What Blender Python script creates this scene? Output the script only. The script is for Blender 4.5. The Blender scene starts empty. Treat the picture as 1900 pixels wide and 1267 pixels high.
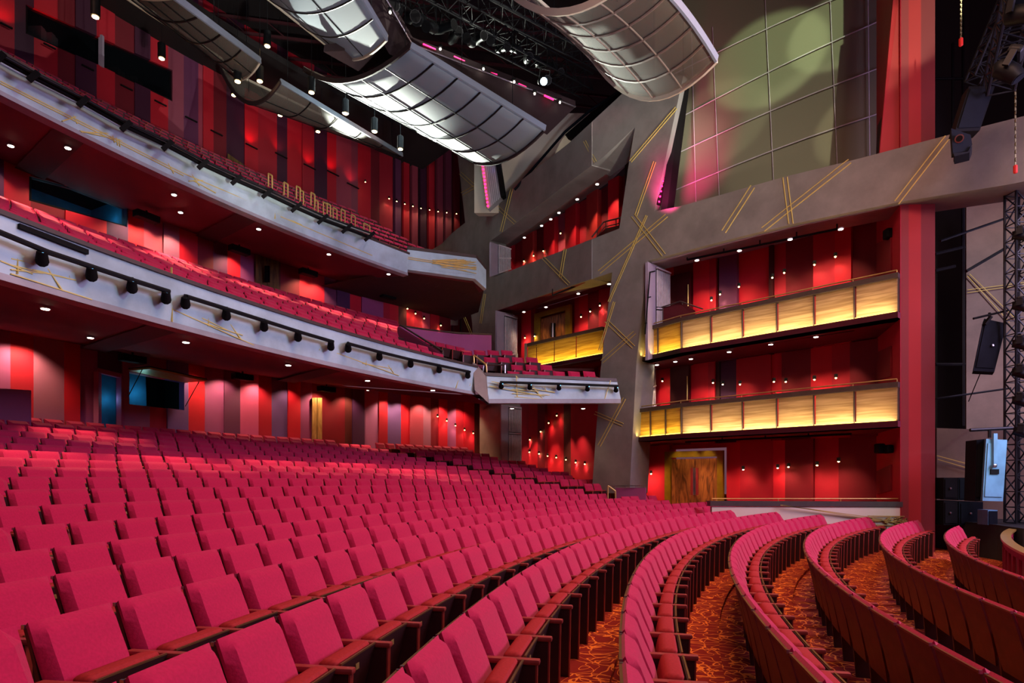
import bpy, bmesh, math, random
from mathutils import Vector, Matrix
random.seed(7)
PI=math.pi
scene=bpy.context.scene
COL=scene.collection
F=1150.0; VH=892.0; EZ=2.0          # camera: focal length in px of the 1900x1267 frame, horizon line, eye height
CX,CY=28.141,-1.561                 # centre of the concentric seating
# ------------------------------------------------------------------ coordinates
def P(u,v,y): return Vector(((u-950)/F*y, y, EZ+(VH-v)/F*y))
def cyl_y(u,R):
    m=(u-950)/F; A=m*m+1; B=-2*(m*CX+CY); Q=CX*CX+CY*CY-R*R
    return (-B+math.sqrt(B*B-4*A*Q))/(2*A)
def cylP(u,v,R): return P(u,v,cyl_y(u,R))
def th_of(u,R):
    y=cyl_y(u,R); x=(u-950)/F*y
    return math.atan2(y-CY,CX-x)
def pol(R,th,z): return Vector((CX-R*math.cos(th),CY+R*math.sin(th),z))
def line_y(u,p,d):     # depth where the ray of column u meets the plan line p + t d
    m=(u-950)/F; t=(p[0]-m*p[1])/(m*d[1]-d[0]); return p[1]+t*d[1]
L1p,L1d=(10.46,16.8),(-.704,.710); N1=Vector((.710,.704,0))
L2p,L2d=(3.1,24.2),(-.492,.871);  N2=Vector((.871,.492,0))
def yG(u): return line_y(u,L1p,L1d) if u>=1098 else line_y(u,L2p,L2d)
BWp=(12.16,18.5)
def yB(u): return line_y(u,BWp,L1d)  # back wall of the boxes
# ------------------------------------------------------------------ materials
def lin(c): return tuple(((x/255)/12.92 if x/255<=.04045 else ((x/255+.055)/1.055)**2.4) for x in c)
def new_mat(name):
    m=bpy.data.materials.new(name); m.use_nodes=True
    return m,m.node_tree.nodes,m.node_tree.links,m.node_tree.nodes['Principled BSDF']
def mat(name,c,rough=.6,metal=0,var=.12,scale=6,bump=0,sheen=0,detail=3,spec=.5):
    m,n,l,b=new_mat(name); c=lin(c)
    b.inputs['Roughness'].default_value=rough; b.inputs['Metallic'].default_value=metal
    b.inputs['Specular IOR Level'].default_value=spec
    if sheen: b.inputs['Sheen Weight'].default_value=sheen
    tc=n.new('ShaderNodeTexCoord'); nz=n.new('ShaderNodeTexNoise'); nz.inputs['Scale'].default_value=scale; nz.inputs['Detail'].default_value=detail
    l.new(tc.outputs['Object'],nz.inputs['Vector'])
    r=n.new('ShaderNodeValToRGB'); e=r.color_ramp.elements
    e[0].position=.3; e[1].position=.7
    e[0].color=(*[x*(1-var) for x in c],1); e[1].color=(*[min(1,x*(1+var)) for x in c],1)
    l.new(nz.outputs['Fac'],r.inputs['Fac']); l.new(r.outputs['Color'],b.inputs['Base Color'])
    if bump:
        bp=n.new('ShaderNodeBump'); bp.inputs['Strength'].default_value=bump; bp.inputs['Distance'].default_value=.01
        l.new(nz.outputs['Fac'],bp.inputs['Height']); l.new(bp.outputs['Normal'],b.inputs['Normal'])
    return m
def emis(name,c,s):
    m,n,l,b=new_mat(name); c=lin(c)
    b.inputs['Base Color'].default_value=(*c,1); b.inputs['Emission Color'].default_value=(*c,1); b.inputs['Emission Strength'].default_value=s
    return m
M={}
M['fabric']=mat('seat_fabric',(178,23,70),.9,var=.10,scale=60,bump=.15,sheen=.15,spec=.2)
M['cushion']=mat('cushion_fabric_warm_lit',(158,42,42),.85,var=.12,scale=60,spec=.2)  # seat fabric again, warm light from above put into its colour
M['shell']=mat('seat_shell_wood',(84,36,26),.5,var=.25,scale=9)
M['darkwood']=mat('seat_dark_wood',(52,20,20),.5,var=.2)
M['arm']=mat('arm_wood',(150,58,52),.4,var=.15,scale=12)
M['edge']=mat('brass_edge',(150,116,70),.35,.8)
M['chrome']=mat('chrome',(170,170,175),.3,1)
M['chain']=mat('chain_steel',(120,116,80),.5,.6)
M['black']=mat('matt_black',(9,10,11),.75,var=.2,spec=.15)
M['blackmetal']=mat('black_metal',(20,23,26),.5,.3,spec=.3)
M['darkspk']=mat('speaker_dark',(13,18,25),.8,spec=.12)
M['goldline']=mat('gold_line',(206,190,104),.5,.15,var=.08)
M['brass']=mat('brass',(200,172,100),.4,.6,var=.1)
M['gold']=mat('gold_frame',(150,118,20),.4,.35,var=.1)
M['oak']=None
M['maroon']=mat('soffit_maroon',(100,14,42),.75,var=.1,scale=.6)
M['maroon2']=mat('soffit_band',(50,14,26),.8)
M['rail']=mat('bronze_rail',(70,58,54),.5,.3)
M['ceil']=mat('ceiling_dark',(16,9,11),.9,var=.4,scale=.5)
M['batten']=mat('ceiling_batten',(62,16,24),.8)
M['lav']=mat('jamb_plaster',(150,140,160),.7,var=.08,scale=2)
M['louver']=mat('louver_slat',(200,196,206),.5)
M['cream']=mat('cream_plaster',(205,195,175),.8,var=.05,scale=1)
M['purple']=mat('parapet_mauve',(150,72,120),.7,var=.08,scale=1)
M['blue']=mat('blue_curtain',(30,110,150),.8,var=.35,scale=1.5)
M['pitgold']=mat('pit_rail_gold',(170,140,70),.35,.5)
M['velvet']=mat('pit_velvet',(150,22,60),.7)
M['pitpanel']=mat('pit_panel',(150,90,90),.6)
M['stage']=mat('stage_black',(22,27,29),.6)
M['apron']=mat('stage_apron',(36,44,46),.7)
M['catwalk']=mat('catwalk_brown',(40,22,26),.8)
M['bluelit']=mat('speaker_blue_lit',(96,150,178),.5,var=.25,scale=2)  # blue light on the hung loudspeaker put into its base colour
M['redled']=emis('red_led',(255,30,90),6)
M['lamp']=emis('warm_lamp',(255,200,130),30)
M['lampw']=emis('white_lamp',(255,240,220),16)
M['strip']=emis('gold_led',(255,200,90),3)
M['greenled']=emis('cool_led',(120,200,255),2)
# plaster of the screen wall
def plaster(name,c):
    m,n,l,b=new_mat(name); tc=n.new('ShaderNodeTexCoord')
    a=n.new('ShaderNodeTexNoise'); a.inputs['Scale'].default_value=1.1; a.inputs['Detail'].default_value=8; a.inputs['Roughness'].default_value=.65
    d=n.new('ShaderNodeTexNoise'); d.inputs['Scale'].default_value=.35; d.inputs['Detail'].default_value=2; d.inputs['Distortion'].default_value=1
    l.new(tc.outputs['Object'],a.inputs['Vector']); l.new(tc.outputs['Object'],d.inputs['Vector'])
    mx=n.new('ShaderNodeMath'); mx.operation='ADD'; l.new(a.outputs['Fac'],mx.inputs[0]); l.new(d.outputs['Fac'],mx.inputs[1])
    r=n.new('ShaderNodeValToRGB'); e=r.color_ramp.elements; e[0].position=.35; e[1].position=.62
    mul=n.new('ShaderNodeMath'); mul.operation='MULTIPLY'; mul.inputs[1].default_value=.5; l.new(mx.outputs[0],mul.inputs[0])
    c=lin(c); e[0].color=(*[x*.72 for x in c],1); e[1].color=(*[x*1.25 for x in c],1)
    l.new(mul.outputs[0],r.inputs['Fac']); l.new(r.outputs['Color'],b.inputs['Base Color'])
    b.inputs['Roughness'].default_value=.6
    return m
M['plaster']=plaster('grey_plaster',(122,122,117))
M['plasterw']=plaster('pale_plaster',(150,150,158))
M['fascia']=plaster('fascia_plaster',(172,198,208))
M['warmwall']=plaster('stage_side_wall',(132,118,108))
def wood(name,c1,c2,scale=3,axis='X'):
    m,n,l,b=new_mat(name); tc=n.new('ShaderNodeTexCoord'); mp=n.new('ShaderNodeMapping'); mp.inputs['Scale'].default_value=(1,1,.18)
    l.new(tc.outputs['Object'],mp.inputs['Vector'])
    w=n.new('ShaderNodeTexNoise'); w.inputs['Scale'].default_value=scale; w.inputs['Detail'].default_value=6; w.inputs['Distortion'].default_value=1.6
    l.new(mp.outputs['Vector'],w.inputs['Vector'])
    r=n.new('ShaderNodeValToRGB'); r.color_ramp.elements[0].position=.35; r.color_ramp.elements[1].position=.65
    r.color_ramp.elements[0].color=(*lin(c1),1); r.color_ramp.elements[1].color=(*lin(c2),1)
    l.new(w.outputs['Fac'],r.inputs['Fac']); l.new(r.outputs['Color'],b.inputs['Base Color']); b.inputs['Roughness'].default_value=.4
    return m
M['doorwood']=wood('walnut_veneer',(86,44,18),(176,104,52),6)
M['palewood']=wood('pale_oak',(150,110,60),(200,160,96),5)
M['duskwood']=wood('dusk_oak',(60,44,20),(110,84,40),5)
# glowing resin panel of the boxes: gold-beige with streaks; the light comes from the lamps under it
def goldpanel(name,c1,c2):
    m,n,l,b=new_mat(name); tc=n.new('ShaderNodeTexCoord'); mp=n.new('ShaderNodeMapping')
    mp.inputs['Rotation'].default_value=(0,.18,0); mp.inputs['Scale'].default_value=(.5,.5,9)
    l.new(tc.outputs['Object'],mp.inputs['Vector'])
    w=n.new('ShaderNodeTexNoise'); w.inputs['Scale'].default_value=1.6; w.inputs['Detail'].default_value=5; w.inputs['Distortion'].default_value=.6
    l.new(mp.outputs['Vector'],w.inputs['Vector'])
    r=n.new('ShaderNodeValToRGB'); r.color_ramp.elements[0].position=.4; r.color_ramp.elements[1].position=.62
    r.color_ramp.elements[0].color=(*lin(c1),1); r.color_ramp.elements[1].color=(*lin(c2),1)
    l.new(w.outputs['Fac'],r.inputs['Fac']); l.new(r.outputs['Color'],b.inputs['Base Color']); b.inputs['Roughness'].default_value=.45
    b.inputs['Metallic'].default_value=.15
    return m
M['goldpanel']=goldpanel('resin_panel',(150,122,84),(186,158,116))
M['goldpanel2']=goldpanel('resin_panel_ochre',(146,110,36),(184,148,62))
# carpet: deep red ground with winding orange lines
def carpet():
    m,n,l,b=new_mat('carpet_winding_lines'); tc=n.new('ShaderNodeTexCoord')
    def mm(op,a,bv):
        x=n.new('ShaderNodeMath'); x.operation=op; x.use_clamp=False
        l.new(a,x.inputs[0])
        if isinstance(bv,(int,float)): x.inputs[1].default_value=bv
        else: l.new(bv,x.inputs[1])
        return x.outputs[0]
    def contour(scale,off,w,levels):
        mp=n.new('ShaderNodeMapping'); mp.inputs['Location'].default_value=off; l.new(tc.outputs['Object'],mp.inputs['Vector'])
        z=n.new('ShaderNodeTexNoise'); z.inputs['Scale'].default_value=scale; z.inputs['Detail'].default_value=.6; z.inputs['Distortion'].default_value=.5
        l.new(mp.outputs['Vector'],z.inputs['Vector'])
        s=mm('MULTIPLY',z.outputs['Fac'],levels); f=mm('FRACT',s,0); d=mm('SUBTRACT',f,.5); a=mm('ABSOLUTE',d,0)
        return mm('LESS_THAN',a,w)
    a=contour(2.3,(0,0,0),.040,6); c=contour(2.9,(13,5,0),.038,6)
    vz=n.new('ShaderNodeTexVoronoi'); vz.feature='DISTANCE_TO_EDGE'; vz.inputs['Scale'].default_value=3.0
    nz=n.new('ShaderNodeTexNoise'); nz.inputs['Scale'].default_value=3; l.new(tc.outputs['Object'],nz.inputs['Vector'])
    ad=n.new('ShaderNodeVectorMath'); ad.operation='ADD'; l.new(tc.outputs['Object'],ad.inputs[0])
    sc=n.new('ShaderNodeVectorMath'); sc.operation='SCALE'; sc.inputs['Scale'].default_value=.5; l.new(nz.outputs['Color'],sc.inputs[0]); l.new(sc.outputs[0],ad.inputs[1])
    l.new(ad.outputs[0],vz.inputs['Vector']); v=mm('LESS_THAN',vz.outputs['Distance'],.022)
    t=mm('MAXIMUM',mm('MAXIMUM',a,c),v)
    mx=n.new('ShaderNodeMix'); mx.data_type='RGBA'; mx.inputs['A'].default_value=(*lin((146,46,42)),1); mx.inputs['B'].default_value=(*lin((255,146,66)),1)
    l.new(t,mx.inputs['Factor']); l.new(mx.outputs['Result'],b.inputs['Base Color']); b.inputs['Roughness'].default_value=.95
    b.inputs['Specular IOR Level'].default_value=.1
    return m
M['carpet']=carpet()
# reflector cloud: perforated metal sheet, see-through in places
def cloudmat(name,c,tr):
    m,n,l,b=new_mat(name); b.inputs['Base Color'].default_value=(*lin(c),1); b.inputs['Roughness'].default_value=.55
    b.inputs['Roughness'].default_value=.7
    t=n.new('ShaderNodeBsdfTransparent'); mx=n.new('ShaderNodeMixShader'); mx.inputs[0].default_value=tr
    l.new(b.outputs[0],mx.inputs[1]); l.new(t.outputs[0],mx.inputs[2]); l.new(mx.outputs[0],n['Material Output'].inputs['Surface'])
    return m
M['cloud']=cloudmat('perforated_cloud',(128,140,156),.12)
M['cloud2']=cloudmat('perforated_cloud_warm',(112,106,98),.45)
M['scrim']=cloudmat('metal_mesh_scrim',(132,132,110),.10)
M['glass']=cloudmat('booth_glass',(8,12,16),.2); M['glass'].node_tree.nodes['Principled BSDF'].inputs['Roughness'].default_value=.08
# ------------------------------------------------------------------ mesh builder
class MB:
    def __init__(s): s.v=[]; s.f=[]; s.mi=[]; s.m=[]
    def mid(s,m):
        if m not in s.m: s.m.append(m)
        return s.m.index(m)
    def face(s,pts,m):
        i=len(s.v); s.v+= [tuple(p) for p in pts]; s.f.append(list(range(i,i+len(pts)))); s.mi.append(s.mid(m))
    def raw(s,vs,fs,m):
        i=len(s.v); s.v+=[tuple(p) for p in vs]; k=s.mid(m)
        for f in fs: s.f.append([i+a for a in f]); s.mi.append(k)
    def prism(s,pts,d,m):
        n=len(pts); d=Vector(d); a=[Vector(p) for p in pts]; b=[p+d for p in a]
        s.raw(a+b,[list(range(n)),list(range(2*n-1,n-1,-1))]+[[i,(i+1)%n,n+(i+1)%n,n+i] for i in range(n)],m)
    def hexa(s,p8,m): s.raw(p8,[(0,1,2,3),(7,6,5,4),(0,4,5,1),(1,5,6,2),(2,6,7,3),(3,7,4,0)],m)
    def box(s,x0,x1,y0,y1,z0,z1,m):
        s.hexa([(x0,y0,z0),(x1,y0,z0),(x1,y1,z0),(x0,y1,z0),(x0,y0,z1),(x1,y0,z1),(x1,y1,z1),(x0,y1,z1)],m)
    def bar(s,a,b,w,h,m,up=(0,0,1)):
        a=Vector(a); b=Vector(b); d=(b-a)
        if d.length<1e-6: return
        d.normalize(); up=Vector(up)
        if abs(d.dot(up))>.98: up=Vector((0,1,0))
        x=d.cross(up).normalized()*w/2; z=x.cross(d).normalized()*h/2
        s.hexa([a-x-z,a+x-z,a+x+z,a-x+z,b-x-z,b+x-z,b+x+z,b-x+z],m)
    def tube(s,pts,r,m,n=8,caps=True):
        pts=[Vector(p) for p in pts]; vs=[]; N=len(pts)
        for i,p in enumerate(pts):
            d=(pts[min(i+1,N-1)]-pts[max(i-1,0)]).normalized()
            up=Vector((0,0,1)) if abs(d.z)<.95 else Vector((1,0,0))
            x=d.cross(up).normalized(); z=x.cross(d); rr=r[i] if isinstance(r,(list,tuple)) else r
            for k in range(n): a=2*PI*k/n; vs.append(p+x*rr*math.cos(a)+z*rr*math.sin(a))
        fs=[[i*n+k,i*n+(k+1)%n,(i+1)*n+(k+1)%n,(i+1)*n+k] for i in range(N-1) for k in range(n)]
        if caps: fs+=[list(range(n))[::-1],list(range((N-1)*n,N*n))]
        s.raw(vs,fs,m)
    def grid(s,rows,m,close=False):
        n=len(rows[0]); vs=[p for r in rows for p in r]
        s.raw(vs,[[i*n+k,i*n+k+1,(i+1)*n+k+1,(i+1)*n+k] for i in range(len(rows)-1) for k in range(n-1)],m)
    def rbox(s,cx,cy,cz,sx,sy,sz,bev,seg,m,shear=0,fn=None):
        bm=bmesh.new(); bmesh.ops.create_cube(bm,size=1,matrix=Matrix.Diagonal((sx,sy,sz,1)))
        if bev: bmesh.ops.bevel(bm,geom=bm.edges[:],offset=bev,segments=seg,affect='EDGES',profile=.6)
        vs=[]
        for v in bm.verts:
            c=v.co.copy(); c.y+=shear*c.z
            if fn: c=fn(c)
            vs.append((c.x+cx,c.y+cy,c.z+cz))
        bm.verts.index_update(); s.raw(vs,[[v.index for v in f.verts] for f in bm.faces],m); bm.free()
    def obj(s,name,parent=None,smooth=False,loc=None,rotz=0):
        me=bpy.data.meshes.new(name); me.from_pydata(s.v,[],s.f)
        for m in s.m: me.materials.append(m)
        me.polygons.foreach_set('material_index',s.mi)
        bm=bmesh.new(); bm.from_mesh(me)
        if len(s.v)<60000: bmesh.ops.remove_doubles(bm,verts=bm.verts,dist=1e-5); bmesh.ops.recalc_face_normals(bm,faces=bm.faces)
        bm.to_mesh(me); bm.free()
        if smooth:
            me.polygons.foreach_set('use_smooth',[True]*len(me.polygons)); me.set_sharp_from_angle(angle=math.radians(40))
        o=bpy.data.objects.new(name,me); COL.objects.link(o)
        if loc is not None: o.location=loc; o.rotation_euler.z=rotz
        if parent:
            o.parent=parent
            if loc is None: o.matrix_parent_inverse=parent.matrix_basis.inverted()
        return o
def tag(o,label,cat,group=None,kind=None):
    o['label']=label; o['category']=cat
    if group: o['group']=group
    if kind: o['kind']=kind
    return o
def struct(o,label=None): 
    o['kind']='structure'
    return o
def thing(name,label,cat,loc=(0,0,0),rotz=0,group=None):
    o=bpy.data.objects.new(name,None); COL.objects.link(o); o.location=loc; o.rotation_euler.z=rotz; o.empty_display_size=.2
    return tag(o,label,cat,group)
def add(mb,name,t,smooth=False): return mb.obj(name,t,smooth)
ORD='first second third fourth fifth sixth seventh eighth ninth tenth eleventh twelfth thirteenth fourteenth fifteenth sixteenth seventeenth eighteenth nineteenth'.split()
TENS={2:'twent',3:'thirt',4:'fort',5:'fift',6:'sixt',7:'sevent'}
def nth(i):   # 1-based
    if i<=19: return ORD[i-1]
    t,r=divmod(i,10); 
    return TENS[t]+'ieth' if r==0 else TENS[t]+'y-'+ORD[r-1]
def clipu(poly,u0,keep_ge):
    out=[]; n=len(poly)
    ins=lambda p:(p[0]>=u0) if keep_ge else (p[0]<=u0)
    for i in range(n):
        a=poly[i]; b=poly[(i+1)%n]
        if ins(a): out.append(a)
        if ins(a)!=ins(b):
            t=(u0-a[0])/(b[0]-a[0]); out.append((u0,a[1]+t*(b[1]-a[1])))
    return out
def spot(loc,target,energy,color,size=60,blend=.6,rad=.05):
    l=bpy.data.lights.new('spot','SPOT'); l.energy=energy; l.color=color; l.spot_size=math.radians(size); l.spot_blend=blend; l.shadow_soft_size=rad
    o=bpy.data.objects.new('spot',l); COL.objects.link(o); o.location=loc
    o.rotation_euler=(Vector(target)-Vector(loc)).to_track_quat('-Z','Y').to_euler(); return o
def area(loc,target,energy,color,sx,sy,spread=180):
    l=bpy.data.lights.new('area','AREA'); l.spread=math.radians(spread); l.energy=energy; l.color=color; l.shape='RECTANGLE'; l.size=sx; l.size_y=sy
    o=bpy.data.objects.new('area',l); COL.objects.link(o); o.location=loc
    o.rotation_euler=(Vector(target)-Vector(loc)).to_track_quat('-Z','Y').to_euler(); return o
def point(loc,energy,color,rad=.05):
    l=bpy.data.lights.new('point','POINT'); l.energy=energy; l.color=color; l.shadow_soft_size=rad
    o=bpy.data.objects.new('point',l); COL.objects.link(o); o.location=loc; return o
WARM=(1,.62,.36)
# theatre auditorium
DL=420; SCE=60; WSH=150; WSB=110; KEY=1900; FAS=1400; BM=9500; CLD=42000; CARP=1900; EXP=0.0; WLD=.44; LEDW=11; KC=(1,.74,1.3)
# ================================================================== SEATS
RK={1:23.98,2:25.01,3:26.13,4:27.08,5:27.99,6:28.95,7:29.90,8:30.85,9:31.79,10:32.73,11:33.68,12:34.63,13:35.59,14:36.54,15:37.49,16:38.44,17:39.39,18:40.34}
HK={1:1.09,2:1.044,3:.996,4:.934,5:.865,6:.818,7:.765,8:.701,9:.649,10:.572,11:.446,12:.291,13:.123,14:-.044,15:-.208,16:-.376,17:-.548,18:-.724}
for k in range(19,24): RK[k]=RK[18]+.96*(k-18); HK[k]=HK[18]-.195*(k-18)
BT=.87                                     # height of a seat back above its floor
ZK={k:EZ-HK[k]-BT for k in RK}             # floor of each row
PHI={2:-.4418,3:-.3773,4:-.3495,5:-.3029,6:-.2643,7:-.3186}
SW=.56
D2=math.radians
FAREND={1:43.7,2:45.92,3:46.17,4:46.1,5:46.0,6:45.75,7:45.6,8:45.9,9:43.71,10:42.3,11:42.2,12:42.2,13:41.97,14:41.53,15:41.26,16:40.92,17:40.61}
FARANG={k:D2(a) for k,a in FAREND.items()}
for k,u in {18:828,19:790,20:756,21:722,22:688,23:622}.items(): FARANG[k]=th_of(u,RK[k])
SIDE={9:(1146,1206),10:(1150,1216),13:(1081,1128),14:(1036,1101),15:(993,1062),16:(952.6,1051),17:(913,1016),18:(873.7,988),19:(837,968),20:(802,918),21:(769,900),22:(739,872),23:(694,864)}
def seat_parts(low=False):
    """local frame: +y towards the stage, z up, y=0 at the top rear edge of the back"""
    seg=1 if low else 3
    out={}
    a=MB(); 
    # upholstered back: domed front that swells towards the lumbar, rolled rim
    nx,nz=(6,6) if low else (12,14); z0,z1=.43,.885; hw=.25
    ring=[]
    def pt(i,j):
        x=-1+2*i/nx; t=j/nz; z=z0+(z1-z0)*t; yb=.200-.36*(z-z0)
        ex=min(1,(1-abs(x))/.2); ez=min(1,min(t,1-t)/.16); e=math.sqrt(max(0,1-(1-ex)**2))*math.sqrt(max(0,1-(1-ez)**2))
        th=-.012+.052*e+.026*(1-x*x)*math.exp(-((t-.40)/.24)**2)
        return (x*hw,yb+th,z)
    a.grid([[pt(i,j) for j in range(nz+1)] for i in range(nx+1)],M['fabric'])
    bk=lambda x,z:(x,.2-.36*(z-z0)-.03,z)
    a.raw([bk(-hw,z0),bk(hw,z0),bk(hw,z1-.02),bk(-hw,z1-.02)],[(0,3,2,1)],M['fabric'])
    L=[pt(0,j) for j in range(nz+1)]; R=[pt(nx,j) for j in range(nz+1)]; T=[pt(i,nz) for i in range(nx+1)]; B=[pt(i,0) for i in range(nx+1)]
    tb=lambda p:(p[0],.2-.36*(p[2]-z0)-.03,p[2]-(.02 if p[2]>z1-.01 else 0))
    for S in (L,R,T,B):
        for p,q in zip(S,S[1:]): a.raw([p,q,tb(q),tb(p)],[(0,1,2,3)],M['fabric'])
    out['backrest']=a
    b=MB()
    # laminated rear shell, tapering under the seat
    prof=[(0,.856,.252),(.035,.74,.25),(.085,.55,.25),(.115,.40,.248),(.14,.27,.21)]
    for i in range(len(prof)-1):
        (y0,z0,w0),(y1,z1,w1)=prof[i],prof[i+1]
        b.hexa([(-w0,y0,z0),(w0,y0,z0),(w0,y0+.018,z0),(-w0,y0+.018,z0),(-w1,y1,z1),(w1,y1,z1),(w1,y1+.018,z1),(-w1,y1+.018,z1)],M['shell'])
    out['back_shell']=b
    if not low:
        e=MB(); e.bar((-.253,.0,.861),(.253,.0,.861),.014,.014,M['edge']); 
        for sx in (-.252,.252): e.box(sx-.006,sx+.006,-.006,.012,.852,.872,M['chrome'])
        out['top_trim']=e
    c=MB(); c.rbox(0,.27,.48,.485,.12,.31,.045 if not low else .03,seg,M['cushion'],shear=.24)
    out['seat']=c
    d=MB()
    d.hexa([(-.235,.285,.30),(.235,.285,.30),(.235,.305,.30),(-.235,.305,.30),(-.243,.372,.612),(.243,.372,.612),(.243,.39,.612),(-.243,.39,.612)],M['darkwood'])
    if not low: d.bar((-.24,.385,.616),(.24,.385,.616),.012,.01,M['edge'])
    out['seat_pan']=d
    if not low:
        p=MB(); p.box(-.022,.022,.362,.378,.52,.555,M['brass']); out['number_plate']=p
    f=MB(); f.rbox(0,.30,.60,.055,.37,.035,.014 if not low else .008,2 if not low else 1,M['arm'])
    out['armrest']=f
    g=MB(); g.hexa([(-.018,.17,0),(.018,.17,0),(.018,.45,0),(-.018,.45,0),(-.018,.12,.59),(.018,.12,.59),(.018,.462,.59),(-.018,.462,.59)],M['darkwood'])
    g.hexa([(-.021,.447,.0),(.021,.447,.0),(.021,.457,.0),(-.021,.457,.0),(-.021,.46,.59),(.021,.46,.59),(.021,.47,.59),(-.021,.47,.59)],M['arm'])
    out['side_panel']=g
    return out
def shift(mb,dx):
    r=MB(); r.v=[(x+dx,y,z) for x,y,z in mb.v]; r.f=mb.f; r.mi=mb.mi; r.m=mb.m; return r
PARTS=seat_parts(); LOW=seat_parts(True)
for D in (PARTS,LOW):
    for n in ('armrest','side_panel'):
        D[n+'_far']=shift(D[n],-.28); D[n]=shift(D[n],.28)
def inview(p,mg=110):
    if p.y<.75: return False
    u=950+F*p.x/p.y; v=VH-F*(p.z-EZ)/p.y
    return -mg<u<1900+mg and v<1267+mg
seats=[]   # (priority, pos, theta, row text, index, first)
def row(R,z,th0,th1,label,facing=None,reg=0,extra=0,prio=True):
    """seats from th0 (far end) back to th1; boundaries keep phase"""
    w=SW
    n=int((th0-th1)*R/w)
    for i in range(n):
        th=th0-(i+.5)*w/R
        p=pol(R,th,z)
        d=Vector((math.cos(th),-math.sin(th),0))
        if facing is not None: d=Vector((math.cos(facing),math.sin(facing),0))
        q=p+Vector((0,0,.8))
        if not (inview(q,380) or inview(q-Vector((0,0,.5)),380)): continue
        seats.append((q.y,p,math.atan2(d.y,d.x)-PI/2,label,i,i==0,prio))
for k in range(1,24):
    r=RK[k]; e=FARANG[k]
    if k in PHI:
        n=round((e+PHI[k])*r/SW); e=-PHI[k]+n*SW/r
    row(r,ZK[k],e,-D2(30),k)
NM=len(seats)
for k,(ua,ub) in SIDE.items():
    r=RK[k]; t1=th_of(ua,r); t0=th_of(ub,r); n=max(1,round((t0-t1)*r/SW))
    row(r,ZK[k]+(.05 if k<12 else 0),t1+n*SW/r+.0005,t1,'side%d'%k,prio=False)
# mezzanine and balcony rows
MZ=[]
for m in range(8):
    r=38.05+.95*m; z=EZ+4.30+.42*m-BT
    MZ.append((r,z))
    ue={0:822,1:794}.get(m,738)
    row(r,z,th_of(ue,r),-D2(30),'mez%d'%m,prio=False)
for m,(ua,ub) in {3:(752,862),4:(735,858),5:(715,840),6:(690,800),7:(660,735)}.items():
    r,z=MZ[m]; row(r,z,th_of(ub,r),th_of(ua,r),'mezs%d'%m,prio=False)
BL=[]
for m in range(9):
    r=43.1+.92*m; z=EZ+9.47+.625*m-BT
    BL.append((r,z)); row(r,z,th_of({0:872,1:832,2:828,3:815,4:788,5:757,6:727,7:700,8:660}[m],r),-D2(30),'bal%d'%m,prio=False)
# seats of the side platform under the boxes
PLAT=[]
for m,(ua,ub,v,y) in enumerate([(938,1108,690,23.0),(945,1036,678,23.9),(895,1012,664,24.8),(852,960,651,25.7)]):
    a=P(ua,v,y); b=P(ub,v,y+.0); n=int((b.x-a.x)/SW)
    PLAT.append((y,a.z-BT))
    for i in range(n):
        p=Vector((a.x+(i+.5)*SW,y,a.z-BT)); seats.append((p.y,p,math.radians(-66)-PI/2,'plat',i,i==0,False))
cand=sorted([s for s in seats if s[6] and (inview(s[1]+Vector((0,0,.85)),25) or inview(s[1]+Vector((0,0,.45)),25))],key=lambda s:s[0])
IND=cand[:300]; ids=set(id(s) for s in IND); REST=[s for s in seats if id(s) not in ids]
# ---- individual seats
proto={}
for n,mb in PARTS.items():
    proto[n]=mb.obj(n.replace('_far',''),None,smooth=True,loc=(0,0,0))
    proto[n].name=n.replace('_far','')
used=set()
def mk_seat(s):
    y,p,rz,k,i,first,_=s
    rowtxt='front row' if k==1 else '%s row from the stage'%nth(k)
    seat_txt=('end seat on the far aisle' if i==0 else '%s seat from the far aisle'%nth(i+1))
    t=thing('theatre_seat','crimson folding theatre seat, %s, %s'%(seat_txt,rowtxt),'seat',p,rz,'folding theatre seats of the orchestra stalls')
    for n,o in proto.items():
        if n.endswith('_far') and not first: continue
        if n not in used: c=o; used.add(n)
        else: c=o.copy(); COL.objects.link(c)
        c.parent=t
    return t
for s in IND: mk_seat(s)
for n,o in proto.items():
    if n not in used: bpy.data.objects.remove(o)
# ---- the remaining seats, one object
rest=MB()
lowv=[]
for n,mb in LOW.items():
    if n.endswith('_far'): continue
    lowv.append(mb)
vs=[];fs=[];mi=[];mats=[]
for mb in lowv:
    for m in mb.m:
        if m not in mats: mats.append(m)
for s in REST:
    y,p,rz,*_=s; c,sn=math.cos(rz),math.sin(rz)
    for mb in lowv:
        o=len(vs); vs+=[(p.x+c*a-sn*b,p.y+sn*a+c*b,p.z+z) for a,b,z in mb.v]
        for f,j in zip(mb.f,mb.mi): fs.append([o+q for q in f]); mi.append(mats.index(mb.m[j]))
me=bpy.data.meshes.new('far_theatre_seats'); me.from_pydata(vs,[],fs)
for m in mats: me.materials.append(m)
me.polygons.foreach_set('material_index',mi); me.update()
o=bpy.data.objects.new('far_theatre_seats',me); COL.objects.link(o)
tag(o,'the many smaller crimson seats farther back in stalls, mezzanine and balcony','seats',kind='stuff')
print('SEATS',len(seats),'individual',len(IND),'far y',IND[-1][0])
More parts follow.
